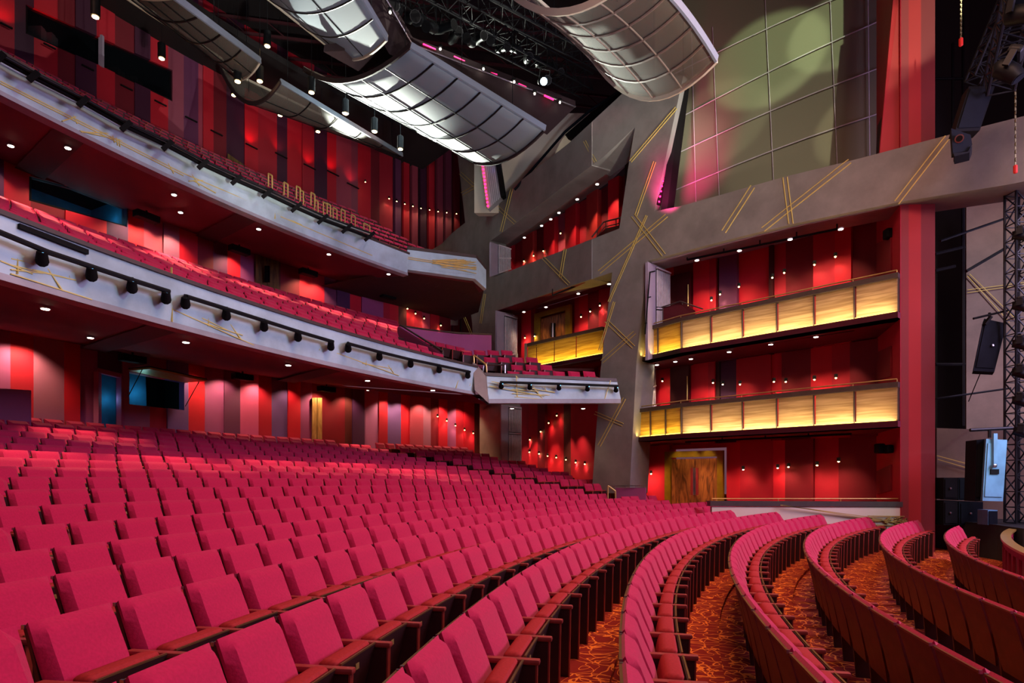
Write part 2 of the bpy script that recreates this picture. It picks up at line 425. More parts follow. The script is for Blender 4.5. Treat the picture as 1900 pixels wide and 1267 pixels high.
# ================================================================== ORCHESTRA FLOOR
f=MB(); th0,th1=D2(62),-D2(34); NS=64
prof=[(14,ZK[1]-.02),(RK[1]-.8,ZK[1]-.01)]
for k in range(1,24):
    nz=ZK.get(k+1,ZK[23]+.2)
    prof+=[(RK[k]-.80,ZK[k]),(RK[k]+.155,ZK[k])]
prof+=[(46.6,ZK[23])]
for i in range(NS):
    a=th0+(th1-th0)*i/NS; b=th0+(th1-th0)*(i+1)/NS
    for (r0,z0),(r1,z1) in zip(prof,prof[1:]):
        f.face([pol(r0,a,z0),pol(r1,a,z1),pol(r1,b,z1),pol(r0,b,z0)],M['carpet'])
fl=f.obj('floor'); struct(fl)
# ---- pit rail: curved parapet in front of the first row
R0=22.95; t=thing('pit_rail','curved orchestra pit rail with gilt top and crimson panels, in front of seats','railing',tuple(pol(R0,D2(38),ZK[1])))
zf=ZK[1]-.01; ztop=EZ-1.13
def arcwall(R,r2,z0,z1,a0,a1,m,n=40,t_=None):
    mb=t_ or MB()
    for i in range(n):
        a=a0+(a1-a0)*i/n; b=a0+(a1-a0)*(i+1)/n
        mb.hexa([pol(R,a,z0),pol(r2,a,z0),pol(r2,b,z0),pol(R,b,z0),pol(R,a,z1),pol(r2,a,z1),pol(r2,b,z1),pol(R,b,z1)],m)
    return mb
A0,A1=D2(45),D2(8)
add(arcwall(R0-.05,R0+.12,ztop-.04,ztop,A0,A1,M['pitgold']),'top_rail',t)
add(arcwall(R0,R0+.08,ztop-.16,ztop-.042,A0,A1,M['velvet']),'velvet_band',t)
w=MB()
nb=26
for i in range(nb+1):
    a=A0+(A1-A0)*i/nb; arcwall(R0-.01,R0+.09,zf,ztop-.16,a+.0035,a-.0035,M['velvet'],1,w)
arcwall(R0-.01,R0+.09,zf,zf+.14,A0,A1,M['velvet'],60,w)
add(w,'posts',t)
add(arcwall(R0+.03,R0+.05,zf+.14,ztop-.16,A0,A1,M['pitpanel'],60),'panel',t)
# ================================================================== REAR WALLS (striped panels)
SC={}
def smat(c):
    if c not in SC: SC[c]=mat('panel_%02x%02x%02x'%c,c,.62,var=.05,scale=1.2,spec=.35)
    return SC[c]
def stripes(mb,R,edges,z0f,z1f,holes=(),jit=.06,seed=1):
    """edges: list (u0,u1,colour); holes: (u0,u1,vtop0,vtop1,vbot0,vbot1)"""
    rnd=random.Random(seed)
    for (u0,u1,c) in edges:
        cuts=[u0,u1]
        for h in holes:
            for x in h[:2]:
                if u0<x<u1: cuts.append(x)
        cuts=sorted(cuts); off=rnd.choice([0,jit])
        for a,b in zip(cuts,cuts[1:]):
            m=smat(c); n=max(1,int((b-a)/30)); um=(a+b)/2
            hs=[h for h in holes if h[0]<um<h[1]]
            spans=[(z0f,z1f)]
            if hs:
                h=hs[0]
                zt=lambda u,h=h: cylP(u,h[2]+(h[3]-h[2])*(u-h[0])/(h[1]-h[0]),R).z
                zb=lambda u,h=h: cylP(u,h[4]+(h[5]-h[4])*(u-h[0])/(h[1]-h[0]),R).z
                spans=[(z0f,zb),(zt,z1f)]
            for lo,hi in spans:
                for i in range(n):
                    ua=a+(b-a)*i/n; ub=a+(b-a)*(i+1)/n
                    ta,tb=th_of(ua,R),th_of(ub,R); r0=R-off; r1=R+.25
                    la,ha,lb,hb=lo(ua),hi(ua),lo(ub),hi(ub)
                    if ha-la<.02: continue
                    mb.hexa([pol(r0,ta,la),pol(r0,tb,lb),pol(r1,tb,lb),pol(r1,ta,la),pol(r0,ta,ha),pol(r0,tb,hb),pol(r1,tb,hb),pol(r1,ta,ha)],m)
RED=(196,20,44); RED2=(172,22,46); DRED=(120,14,34); MAUV=(152,72,124); PLUM=(100,46,84); PURP=(108,74,136); DUST=(156,92,122); PINK=(204,82,132); DPUR=(70,32,74); ORC=(170,100,152); BRN=(84,30,30); ROSE=(168,62,86)
OW=46.3
orch=[(-500,-380,MAUV),(-380,-260,RED2),(-260,-140,PURP),(-140,-60,RED),(-60,17,MAUV),(17,60,RED2),(60,117,DUST),(117,147,RED),(147,181,MAUV),(181,226,DPUR),(226,276,DUST),(276,309,RED2),(309,348,PURP),(348,378,RED),(378,415,MAUV),(415,444,PLUM),(444,478,PINK),(478,504,RED2),(504,533,PURP),(533,556,RED),(556,579,MAUV),
 (579,598,DRED),(598,640,DRED),(640,653,BRN),(653,675,DPUR),(675,702,ORC),(702,718,RED2),(718,744,PURP),(744,760,RED),(760,784,ROSE),(784,798,DUST),(798,813,DRED),(813,829,RED),(829,846,MAUV),(846,860,RED2),(860,879,RED),(879,900,BRN)]
zsof_w=EZ+4.28
mb=MB(); H_or=[(181,223,688,698,800,803),(238,340,690,709,750,761)]
stripes(mb,OW,orch,lambda u:ZK[23]-1.2,lambda u:zsof_w,H_or)
struct(mb.obj('wall_rear_orchestra'))
MW=46.6
mez=[(-500,-400,RED2),(-400,-260,DRED),(-260,-100,PURP),(-100,5,DPUR),(5,57,RED2),(57,120,DRED),(120,196,RED),(196,236,DPUR),(236,267,RED),(267,302,ROSE),(302,331,DUST),(331,365,RED),(365,394,DRED),(394,422,PLUM),(422,446,RED),(446,473,MAUV),(473,519,BRN),(519,556,DRED),(556,580,RED),(580,602,RED2),(602,624,PLUM),(624,648,DPUR),(648,670,RED),(670,710,MAUV),(710,722,RED2),(722,738,RED),(738,753,BRN),(753,767,RED),(767,782,RED2),(782,798,ROSE),(798,814,RED),(814,836,DRED)]
zbal_w=EZ+9.35
mb=MB(); H_mz=[(54,234,326,374,372,422)]
stripes(mb,MW,mez,lambda u:MZ[7][1]-.6,lambda u:zbal_w+1.2,H_mz,seed=3)
struct(mb.obj('wall_rear_mezzanine'))
TW=52.4
bal=[(-500,-380,RED2),(-380,-250,DPUR),(-250,-120,DRED),(-120,0,RED2),(0,27,RED2),(27,63,DPUR),(63,107,RED),(107,139,DRED),(139,178,DPUR),(178,212,RED),(212,249,DRED),(249,278,DPUR),(278,312,RED),(312,341,DUST),(341,368,PURP),(368,376,ROSE),(376,395,RED),(395,419,DRED),(419,453,DPUR),(453,478,RED),(478,514,RED2),(514,533,DPUR),(533,560,RED),(560,582,RED2),(582,607,DPUR),(607,624,RED),(624,652,ROSE),(652,664,DUST),(664,688,RED),(688,704,DRED),(704,718,RED2)]
mb=MB(); H_bl=[(48,188,8,72,62,124),(188,320,72,130,124,188)]
dimmed=lambda c:{PURP:(84,34,70),DPUR:(56,14,42),DUST:(120,52,72)}.get(c,tuple(int(x*.84) for x in c))  # same paint as the lower walls; dimness up here put into the colours
bal=[(a,b,dimmed(c)) for a,b,c in bal]; cols=None
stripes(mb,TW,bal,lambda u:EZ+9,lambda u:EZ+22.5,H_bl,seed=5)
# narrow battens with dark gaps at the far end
u=718; cols=[RED2,PURP,RED,ROSE,DPUR,RED,ROSE,DUST,DRED,BRN]; cols=[dimmed(c) for c in cols]
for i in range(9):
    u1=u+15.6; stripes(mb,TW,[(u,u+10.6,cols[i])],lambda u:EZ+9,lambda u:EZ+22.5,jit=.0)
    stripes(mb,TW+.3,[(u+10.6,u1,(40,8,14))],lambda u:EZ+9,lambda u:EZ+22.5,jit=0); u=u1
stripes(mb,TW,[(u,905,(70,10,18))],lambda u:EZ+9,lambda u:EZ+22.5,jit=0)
struct(mb.obj('wall_rear_balcony'))
# ---- rooms behind the openings
def backroom(name,R,h,depth,m):
    mb=MB(); u0,u1,a0,a1,b0,b1=h
    p=[cylP(u0,a0,R+.2),cylP(u1,a1,R+.2),cylP(u1,b1,R+.2),cylP(u0,b0,R+.2)]
    zt=max(p[0].z,p[1].z)+.1; zb=min(p[2].z,p[3].z)-.1
    q=[]
    for u in (u0-3,u1+3):
        t=th_of(u,R); q.append((pol(R+.22,t,0),pol(R+depth,t,0)))
    (A,Ab),(B,Bb)=q
    for X,Y in ((A,Ab),(Ab,Bb),(Bb,B)): mb.face([(X.x,X.y,zb),(Y.x,Y.y,zb),(Y.x,Y.y,zt),(X.x,X.y,zt)],m)
    mb.face([(A.x,A.y,zt),(Ab.x,Ab.y,zt),(Bb.x,Bb.y,zt),(B.x,B.y,zt)],M['black'])
    mb.face([(A.x,A.y,zb),(B.x,B.y,zb),(Bb.x,Bb.y,zb),(Ab.x,Ab.y,zb)],M['black'])
    return struct(mb.obj(name))
backroom('wall_booth_orchestra',OW,(238,340,690,709,750,761),1.3,M['black'])
backroom('wall_booth_mezzanine',MW,(54,234,326,374,372,422),2.2,M['blue'])
backroom('wall_booth_balcony',TW,(48,320,8,130,62,188),3,M['black'])
backroom('wall_booth_entry',OW,(181,223,688,698,800,803),.5,M['blue'])
mb=MB(); mb.prism([cylP(236,688,OW+1.1),cylP(266,694,OW+1.1),cylP(268,760,OW+1.1),cylP(236,756,OW+1.1)],(.05,.05,0),M['blue']); tag(mb.obj('curtain'),'teal curtain at the left inside the dark booth opening','curtain')
# glazing and frames
def panes(name,R,h,label,n,mframe):
    t=thing(name,label,'window',cylP(h[0],h[4],R)); u0,u1,a0,a1,b0,b1=h
    f=lambda u:(cylP(u,a0+(a1-a0)*(u-u0)/(u1-u0),R+.1),cylP(u,b0+(b1-b0)*(u-u0)/(u1-u0),R+.1))
    g=MB(); fr=MB(); N=8
    us=[u0+(u1-u0)*i/N for i in range(N+1)]
    for a,b in zip(us,us[1:]):
        A,Ab=f(a);B,Bb=f(b); g.face([A,B,Bb,Ab],M['glass']); fr.bar(A,B,.08,.08,mframe); fr.bar(Ab,Bb,.08,.08,mframe)
    for i in range(n+1):
        A,Ab=f(u0+(u1-u0)*i/n); fr.bar(A,Ab,.08,.08,mframe)
    add(g,'pane',t); add(fr,'window_frame',t); return t
panes('control_booth_window',TW,(48,320,8,130,62,188),'long slanting control booth window high in the balcony wall','2' and 2,M['black'])
mu=MB(); a=cylP(188,66,TW-.05); b=cylP(188,124,TW-.05); mu.bar(a,b,.16,.12,M['lav']); tag(mu.obj('window_mullion'),'pale vertical post splitting the balcony booth window','post')
panes('follow_spot_window',MW,(54,234,326,374,372,422),'long window with blue blind behind the mezzanine seats',1,M['black'])
t=thing('control_desk','pale clutter of desk and monitors behind the left part of the upper booth window','desk',cylP(75,75,TW+.8)); mb=MB()
for i,(u,v,s) in enumerate(((56,48,.5),(66,52,.35),(78,60,.45),(90,66,.3))): p=cylP(u,v+8,TW+.7); mb.box(p.x-s,p.x+s,p.y-.1,p.y+.1,p.z-.8,p.z+.1,M['louver'])
add(mb,'monitors',t)
t=thing('control_desk','pale desk with small screens behind the upper booth window, right of the post','desk',cylP(220,135,TW+.8)); mb=MB()
for i,(u,v,s) in enumerate(((200,120,.5),(214,127,.35),(232,136,.5),(250,146,.3))): p=cylP(u,v+9,TW+.7); mb.box(p.x-s,p.x+s,p.y-.1,p.y+.1,p.z-.8,p.z+.05,M['rail'])
add(mb,'monitors',t)
# sound booth hatch in the orchestra wall, flap hinged up
t=thing('booth_hatch','raised flap with ochre underside over the dark booth opening','hatch',cylP(290,700,OW))
m_=MB(); a,b=cylP(236,688,OW),cylP(342,710,OW); o=Vector((1.15,-.55,-.03)); m_.prism([a,b,b+o*.9,a+o*.9],(0,0,.06),M['brass']); m_.prism([a+Vector((0,0,.062)),b+Vector((0,0,.062)),b+o*.92+Vector((0,0,.062)),a+o*.92+Vector((0,0,.062))],(0,0,.03),M['black'])
add(m_,'flap',t); m_=MB()
for q,w in ((a,.1),(b,.9)): 
    e=q+o*.6; m_.tube([e,q-Vector((0,0,.9))],.015,M['blackmetal'],6)
add(m_,'stay',t)
t=thing('booth_door','dark teal booth doorway with mauve frame in the rear wall','door',cylP(200,800,OW))
m_=MB()
for (ua,va,ub,vb) in ((179,687,225,698),(181,690,181,805),(223,697,223,805)): m_.bar(cylP(ua,va,OW-.08),cylP(ub,vb,OW-.08),.16,.14,M['purple'])
add(m_,'door_frame',t); m_=MB(); m_.prism([cylP(184,694,OW+.3),cylP(214,700,OW+.3),cylP(214,803,OW+.3),cylP(184,803,OW+.3)],(.03,.03,0),M['blue']); add(m_,'door_leaf',t)
# recess with pale wood door and neighbouring panels, lower mauve wall at left
def slab(name,label,cat,us,vs,R,m,th=.15):
    mb=MB(); n=6; rows=[]
    for i in range(n):
        a=us[0]+(us[1]-us[0])*i/n; b=us[0]+(us[1]-us[0])*(i+1)/n
        mb.prism([cylP(a,vs[0],R),cylP(b,vs[0],R),cylP(b,vs[1],R),cylP(a,vs[1],R)],(-.05,.06,0),m)
    return tag(mb.obj(name),label,cat)
def door_leaf(name,label,u0,u1,vt0,vt1,vb,R,m,handle=True):
    t=thing(name,label,'door',cylP((u0+u1)/2,vb,R-.1)); k=2; w=(u1-u0)/k
    mb=MB()
    for i in range(k):
        a=u0+w*i+.4; b=u0+w*(i+1)-.4; va=vt0+(vt1-vt0)*(a-u0)/(u1-u0); vb_=vt0+(vt1-vt0)*(b-u0)/(u1-u0)
        mb.prism([cylP(a,va,R-.12),cylP(b,vb_,R-.12),cylP(b,vb,R-.12),cylP(a,vb,R-.12)],(-.05,.08,0),m)
    add(mb,'door_leaf',t)
    if handle:
        h=MB()
        for s in (-2.4,2.4):
            um=(u0+u1)/2+s; vm=(vt0+vb)/2; h.bar(cylP(um,vm-14,R-.3),cylP(um,vm+16,R-.3),.1,.06,M['black'])
        add(h,'door_handle',t)
door_leaf('lobby_door','pale wood door at the rear of the orchestra, beside the stair rail',579,598,738,738,830,OW,M['palewood'],False)
door_leaf('lobby_door','brown double doors with dark vision strips behind the mezzanine',474,518,455,475,560,MW,M['duskwood'])
door_leaf('lobby_door','dim wooden door behind the upper balcony seats',422,482,284,326,400,TW,M['duskwood'],False)
mb=MB(); 
for i in range(4):
    a=-60+i*29.5; b=a+29.5; mb.prism([cylP(a,717+ (724-717)*(a+60)/118,44.9),cylP(b,717+(724-717)*(b+60)/118,44.9),cylP(b,790,44.9),cylP(a,790,44.9)],(-.08,.1,0),M['purple'])
tag(mb.obj('low_wall'),'low mauve wall behind the last row at the left edge','wall')
# black speaker boxes under the soffits
def spk(name,label,p,w,d,h,rz,m='black',group=None):
    t=thing(name,label,'speaker',p,rz,group); mb=MB(); mb.rbox(0,0,-h/2-.08,w,d,h,.02,2,M[m]); add_l(mb,'cabinet',t)
    mb=MB(); mb.tube([(0,0,-.1),(0,0,.02)],.03,M['blackmetal'],8); add_l(mb,'bracket',t); return t
def add_l(mb,name,t,smooth=False): return mb.obj(name,t,smooth,loc=(0,0,0))
for i,(u,v,R,pl) in enumerate([(246,655,45.4,'under the mezzanine, above the booth'),(450,690,45.4,'under the mezzanine, right of the booth hatch'),(606,714,45.4,'under the mezzanine, above the stair door'),(272,376,45.6,'under the balcony, right of the blue window'),(444,438,45.6,'under the balcony, left of the double doors'),(572,484,45.6,'under the balcony, right of the double doors'),(720,528,45.6,'under the balcony, near its far end')]):
    p=cylP(u,v,R); zz=(EZ+4.05 if i<3 else EZ+8.8); p=cylP(u,VH-(zz-EZ)*F/cyl_y(u,R),R)
    spk('surround_speaker','small black surround speaker %s'%pl,p,.75,.3,.22,-th_of(u,R)-PI/2)
# ================================================================== TIERS
def tier(name,label,Rb,Hb,Rt,Ht,Rw,Hw,uend,gfn,cap,steps,mfloor):
    t=thing(name,label,'balcony',pol(Rb,th_of(uend,Rb),EZ+Hb)); a0=th_of(uend,Rb); a1=-D2(32); N=70
    ang=[a0+(a1-a0)*i/N for i in range(N+1)]
    f=MB(); 
    for a,b in zip(ang,ang[1:]):
        f.hexa([pol(Rb,a,EZ+Hb),pol(Rb,b,EZ+Hb),pol(Rb+.25,b,EZ+Hb),pol(Rb+.25,a,EZ+Hb),pol(Rt,a,EZ+Ht),pol(Rt,b,EZ+Ht),pol(Rt+.25,b,EZ+Ht),pol(Rt+.25,a,EZ+Ht)],M['fascia'])
    add(f,'fascia',t)
    f=MB()
    for a,b in zip(ang,ang[1:]):
        f.hexa([pol(Rb-.04,a,EZ+Hb-.11),pol(Rb-.04,b,EZ+Hb-.11),pol(Rb+.25,b,EZ+Hb-.11),pol(Rb+.25,a,EZ+Hb-.11),pol(Rb-.02,a,EZ+Hb),pol(Rb-.02,b,EZ+Hb),pol(Rb+.25,b,EZ+Hb),pol(Rb+.25,a,EZ+Hb)],M['plasterw'])
    add(f,'lower_lip',t)
    f=MB()
    for a,b in zip(ang,ang[1:]):
        f.hexa([pol(Rt-.05,a,EZ+Ht),pol(Rt-.05,b,EZ+Ht),pol(Rt+.32,b,EZ+Ht),pol(Rt+.32,a,EZ+Ht),pol(Rt-.05,a,EZ+Ht+.07),pol(Rt-.05,b,EZ+Ht+.07),pol(Rt+.32,b,EZ+Ht+.07),pol(Rt+.32,a,EZ+Ht+.07)],M[cap])
    add(f,'cap_rail',t)
    s=MB()
    a0s=a0+.0
    for a,b in zip(ang,ang[1:]):
        s.hexa([pol(Rb+.0,a,EZ+Hb-.10),pol(Rb,b,EZ+Hb-.10),pol(Rw,b,EZ+Hw),pol(Rw,a,EZ+Hw),pol(Rb+.0,a,EZ+Hb-.05),pol(Rb,b,EZ+Hb-.05),pol(Rw,b,EZ+Hw+.05),pol(Rw,a,EZ+Hw+.05)],M['maroon'])
    add(s,'soffit',t)
    s=MB(); pr=[(Rb+.2,steps[0][1])]
    for r,z in steps: pr+=[(r-.8,z),(r+.15,z)]
    pr+=[(max(Rw+.2,steps[-1][0]+1.4),steps[-1][1])]
    for a,b in zip(ang,ang[1:]):
        for (r0,z0),(r1,z1) in zip(pr,pr[1:]): s.face([pol(r0,a,z0),pol(r1,a,z1),pol(r1,b,z1),pol(r0,b,z0)],M[mfloor])
    add(s,'stepped_floor',t)
    return t
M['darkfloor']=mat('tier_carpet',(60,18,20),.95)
tm=tier('mezzanine_tier','lower curved balcony with blue-white front and bracketed light pipes','37.2' and 37.2,3.05,37.1,3.86,46.5,4.22,881,None,'rail',MZ,'darkfloor')
tb=tier('balcony_tier','upper curved balcony with blue-white front, gilt lines and long light rail',41.9,8.4,41.8,9.12,46.9,9.1,756,None,'rail',BL,'darkfloor')
# far end of the upper balcony: straight faces that kink towards the screen wall
def pface(mb,uvy,d,m): mb.prism([P(*q) for q in uvy],d,m)
ye=cyl_y(756,41.9)
mb=MB(); 
E1=[(756,500),(756,462),(884,480),(882,518)]; 
pface(mb,[(756,500,ye),(756,463,ye),(884,479,26.0),(881,517,25.9)],(-.1,.3,0),M['fascia'])
pface(mb,[(881,517,25.9),(884,479,26.0),(902,534-34,26.6),(902,536,26.6)],(-.1,.3,0),M['fascia'])
add(mb,'end_fascia',tb)
mb=MB(); pface(mb,[(756,462,ye-.05),(884,478,25.95),(884,473,25.95),(756,457,ye-.05)],(-.1,.4,0),M['rail']); pface(mb,[(884,478,25.95),(902,500,26.55),(902,495,26.55),(884,473,25.95)],(-.1,.4,0),M['rail']); add(mb,'end_cap',tb)
mb=MB(); a=P(756,500,ye); b=P(881,517,25.9); c=P(902,536,26.6)
back=[pol(46.8,th_of(756,41.9)-.02,EZ+9.08),P(845,552,cyl_y(845,46.8))]
mb.face([a,b,c,P(872,552,31),back[1],back[0]],M['maroon']); add(mb,'end_soffit',tb)
mb=MB(); q=lambda p,z:Vector((p.x,p.y,z)); mb.face([q(a,BL[0][1]),q(b,BL[0][1]),q(c,BL[0][1]),q(c+Vector((-.6,5,0)),BL[0][1]),q(back[1],BL[0][1]),q(back[0],BL[0][1])],M['darkfloor']); add(mb,'end_floor',tb)
# dark bands across the soffits
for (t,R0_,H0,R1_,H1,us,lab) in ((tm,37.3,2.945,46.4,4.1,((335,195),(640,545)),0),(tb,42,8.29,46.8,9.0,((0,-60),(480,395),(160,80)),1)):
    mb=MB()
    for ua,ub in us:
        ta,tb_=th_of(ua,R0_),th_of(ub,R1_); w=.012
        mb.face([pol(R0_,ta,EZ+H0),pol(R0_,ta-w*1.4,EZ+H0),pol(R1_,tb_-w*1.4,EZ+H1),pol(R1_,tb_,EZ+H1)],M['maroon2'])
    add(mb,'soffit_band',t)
mb=MB(); a0=th_of(881,37.2)
mb.face([pol(37.3,a0,EZ+2.93),P(905,751,21.6),P(912,752,30),P(893,764,40),pol(46.6,th_of(905,46.6),EZ+4.25),pol(46.5,a0,EZ+4.21)],M['maroon']); add(mb,'end_soffit',tm)
# gilt inlay lines on the fascias: (u0,v0,u1,v1)
def inlay(lines,R,t,w=.024,off=.02):
    for (a,b,c,d) in lines:
        mb=MB()
        n=max(1,int(abs(c-a)/25)); pts=[cylP(a+(c-a)*i/n,b+(d-b)*i/n,R-off) for i in range(n+1)]
        for p,q_ in zip(pts,pts[1:]): mb.bar(p,q_,w,w*.6,M['goldline'])
        add(mb,'gilt_line',t)
ml=[(0,466,60,490),(0,484,60,508),(36,415,62,447),(31,465,32,508),(16,443,50,462),(20,480,44,485),(20,492,140,520),(58,455,116,540),(20,500,80,507),(60,500,120,515),(20,508,170,556),(125,495,128,515),(80,478,150,492),(304,558,320,480+0),(318,496,319,597),
 (320,565,400,590),(320,574,470,640),(384,548,410,590),(386,575,386,605),(370,560,402,569),(374,590,420,612),(374,598,450,622),(415,585,447,630),(455,598,458,610),(592,650,600,625),
 (624,648,700,668),(624,655,740,697),(690,640,700,660),(679,655,679,678),(668,664,720,676),(672,674,726,684),(706,660,730,692),(733,668,734,678),(846,720,856,680),(872,716,872,690),(0,441,300,534)]
ml=[l for l in ml if l[3]!=480]
inlay(ml,37.2,tm,.03)
bl=[(24,145,52,170),(52,170,120,196),(118,180,143,230),(115,225,170,207),(148,243,230,262) ,(0,151,340,322),(0,155,340,326),(205,240,212,265),(212,240,218,270),(218,240,222,272),(150,245,250,250),
 (300,284,322,322),(312,280,345,318),(332,290,370,345),(358,335,400,358),(350,336,430,332),(340,322,520,398),(430,345,480,360),(497,370,530,388),(505,385,560,417),(505,392,560,418),(509,388,510,406),(520,398,690,468),(520,402,690,474)]
inlay(bl,41.9,tb,.04)
mb=MB(); rnd=random.Random(4)
Q=lambda u,v:P(u,v,(ye+(25.95-ye)*(u-756)/128)-.08)
for i in range(26):
    u0=800+rnd.random()*50; v0=474+ (u0-756)*.13+rnd.random()*14; mb.bar(Q(u0,v0),Q(min(884,u0+20+rnd.random()*40),v0+rnd.uniform(-4,9)),.03,.02,M['brass'])
for l in ((756,477,884,497),(756,480,884,500),(738,466,745,488)): mb.bar(Q(l[0],l[1]),Q(l[2],l[3]),.035,.02,M['brass'])
add(mb,'end_gilt_spray',tb)
mb=MB()
for i in range(16):
    u0=682+rnd.random()*40; v0=440+(u0-682)*.36+rnd.random()*16; mb.bar(cylP(u0,v0,41.86),cylP(u0+18+rnd.random()*14,v0+9+rnd.random()*5,41.86),.028,.02,M['brass'])
add(mb,'gilt_tracery',tb)
# side platform in front of the screen wall
t=thing('side_platform','short straight balcony front with five-bracket light pipe, below the boxes','balcony',P(1030,746,21.9))
yl,yr=21.3,22.4; yp=lambda u:yl+(yr-yl)*(u-906)/245
mb=MB(); pface(mb,[(907,741,yl),(900,697,yl+.15),(1145,707,yr+.15),(1152,741,yr)],(0,.25,0),M['fascia']); add(mb,'fascia',t)
mb=MB(); pface(mb,[(907,748,yl-.03),(906,740,yl-.03),(1152,740,yr-.03),(1152,748,yr-.03)],(0,.25,0),M['plasterw']); add(mb,'lower_lip',t)
mb=MB(); pface(mb,[(900,697,yl+.1),(899,691,yl+.1),(1144,702,yr+.1),(1145,708,yr+.1)],(0,.4,0),M['rail']); add(mb,'cap_rail',t)
mb=MB(); mb.prism([P(907,748,yl)+Vector((0,.1,0)),P(1152,748,yr)+Vector((0,.1,0)),P(1108,748,24.0),P(880,748,28)+Vector((0,0,.1))],(0,0,.03),M['maroon']); add(mb,'soffit',t)
mb=MB(); pface(mb,[(881,724,20.95),(877,672,21.1),(900,697,yl),(907,748,yl)],(.1,.3,0),M['warmwall']); add(mb,'return_panel',t)
mb=MB()
z0=[PLAT[i][1] for i in range(4)]
for i,(yy,zz) in enumerate(PLAT): mb.box(-2.2,3.3,max(yy-.8,22.75),yy+.15,zz-.1,zz,M['darkfloor'])
add(mb,'stepped_floor',t)
mb=MB()
for l in ((908,716,1010,735),(912,708,1030,728),(958,700,960,736),(950,722,1000,726),(950,730,1020,733),(955,736,1020,742),(985,712,1008,742),(1010,718,1014,726),(1122,740,1133,706),(957,697,962,703)): mb.bar(P(l[0],l[1],yp(l[0])-.0),P(l[2],l[3],yp(l[2])-.0),.03,.02,M['goldline'])
add(mb,'gilt_inlay',t)
mb=MB(); pts=[(37+128*i/8,422+49*i/8) for i in range(9)]
for p,q in zip(pts,pts[1:]): mb.prism([cylP(p[0],p[1]+1,37.05),cylP(q[0],q[1]+1,37.05),cylP(q[0],q[1]-8,37.05),cylP(p[0],p[1]-8,37.05)],(-.25,.1,0),M['black'])
tag(mb.obj('ledge_panel'),'long low black panel on the lower balcony front ledge at the left','panel')
# ---- light pipes with brackets and lamps
def pipe(label,pts,fix,R=None,yf=None,r=.045,off=.28):
    G=(lambda u,v,o=0:cylP(u,v,R-off-o)) if R else (lambda u,v,o=0:P(u,v,yf(u)-off-o))
    t=thing('light_pipe',label,'lighting bar',G(*pts[0])); mb=MB(); mb.tube([G(*p) for p in pts],r,M['blackmetal'],8); add(mb,'pipe',t,True)
    for (u,v) in fix:
        mb=MB(); a=G(u,v); w=G(u,v,-off+.0); d=(w-a); 
        mb.bar(a+Vector((0,0,.02)),w,.05,.05,M['blackmetal']); b=a+Vector((0,0,-.16)); mb.tube([a-d*.15+Vector((0,0,-.02)),b+d*.05,b+d*.7+Vector((0,0,.05))],[.07,.09,.055],M['black'],10); 
        o_=add(mb,'bracket',t,True)
        mb=MB(); mb.tube([a+Vector((.05,-.05,-.05)),a+Vector((.05,-.05,-.08))],.016,M['greenled'],6); c=mb.obj('indicator_lamp',o_)
def lerp_list(a,b,n): return [(a[0]+(b[0]-a[0])*i/n,a[1]+(b[1]-a[1])*i/n) for i in range(n+1)]
pipe('black light pipe with four lamps at the left of the lower balcony front',[(-60,412),(0,431),(90,468),(180,498),(250,521),(314,541)],[(78,465),(170,495),(245,519),(308,540)],37.2)
pipe('black light pipe with five lamps, second from the left on the lower front',[(346,550),(420,573),(490,595),(553,615),(618,634)],[(344,550),(420,573),(490,595),(553,615),(614,633)],37.2)
pipe('black light pipe with five lamps, nearest the end of the lower front',[(645,637),(704,653),(762,667),(815,678),(872,690)],[(646,637),(704,653),(762,667),(815,678),(868,689)],37.2)
pipe('black light pipe with five lamps on the side platform front',[(928,709),(1037,712),(1147,716)],[(930,709),(983,711),(1037,712),(1090,714),(1143,716)],None,yp,off=.2)
t=thing('light_rail','long double light rail with angled brackets along upper balcony','lighting bar',cylP(0,105,41.7)); mb=MB()
bp=[(-60,75),(0,108),(63,143),(155,190),(235,235),(312,271),(378,306),(440,335),(497,360),(551,386),(600,408),(645,425),(687,440)]
mb.tube([cylP(u,v,41.5) for u,v in bp],.06,M['black'],8); add(mb,'lower_pipe',t,True)
mb=MB(); mb.tube([cylP(u,v-8,41.35)+Vector((0,0,.0)) for u,v in bp],.035,M['blackmetal'],8); add(mb,'upper_pipe',t,True)
mb=MB(); mb.tube([cylP(u,v-5,41.62) for u,v in bp],.022,M['chrome'],6); add(mb,'bright_edge',t,True)
for u,v in bp[1:]:
    mb=MB(); mb.bar(cylP(u+8,v-9,41.2),cylP(u-10,v+6,41.3),.06,.11,M['black']); mb.bar(cylP(u,v,41.4),cylP(u,v+2,41.9),.06,.06,M['black']); add(mb,'bracket',t)
# ================================================================== GREY SCREEN WALL
g=MB()
def gp(mb,poly,m,th=None,off=0):
    for ge,N,dth in ((True,N1,1.2),(False,N2,.9)):
        q=clipu(poly,1098,ge) if any((p[0]<1098)==ge for p in poly) or not ge else poly
        q=clipu(poly,1098,ge)
        if len(q)<3: continue
        pts=[]
        for u,v in q:
            y=line_y(u,L1p,L1d) if ge else line_y(u,L2p,L2d)
            p=P(u,v,y)-N*off; pts.append(p)
        mb.prism(pts,N*(th if th else dth),m)
gp(g,[(1098,915),(1168,915),(1181,672),(1201,484),(1214,392),(1154,392),(1149,424),(1136,505),(1114,690)],M['plaster'])
gp(g,[(1154,392),(1214,392),(1268,140),(1180,140),(1178,236),(1165,315)],M['plaster'],th=.25)
gp(g,[(1201,484),(1214,392),(1260,383),(1463,326),(1575,299),(1765,249),(1905,214),(1960,200),(1960,325),(1867,343),(1667,375),(1477,414),(1370,440)],M['plaster'])
gp(g,[(916,514),(1149,424),(1136,505),(922,576)],M['plaster'])
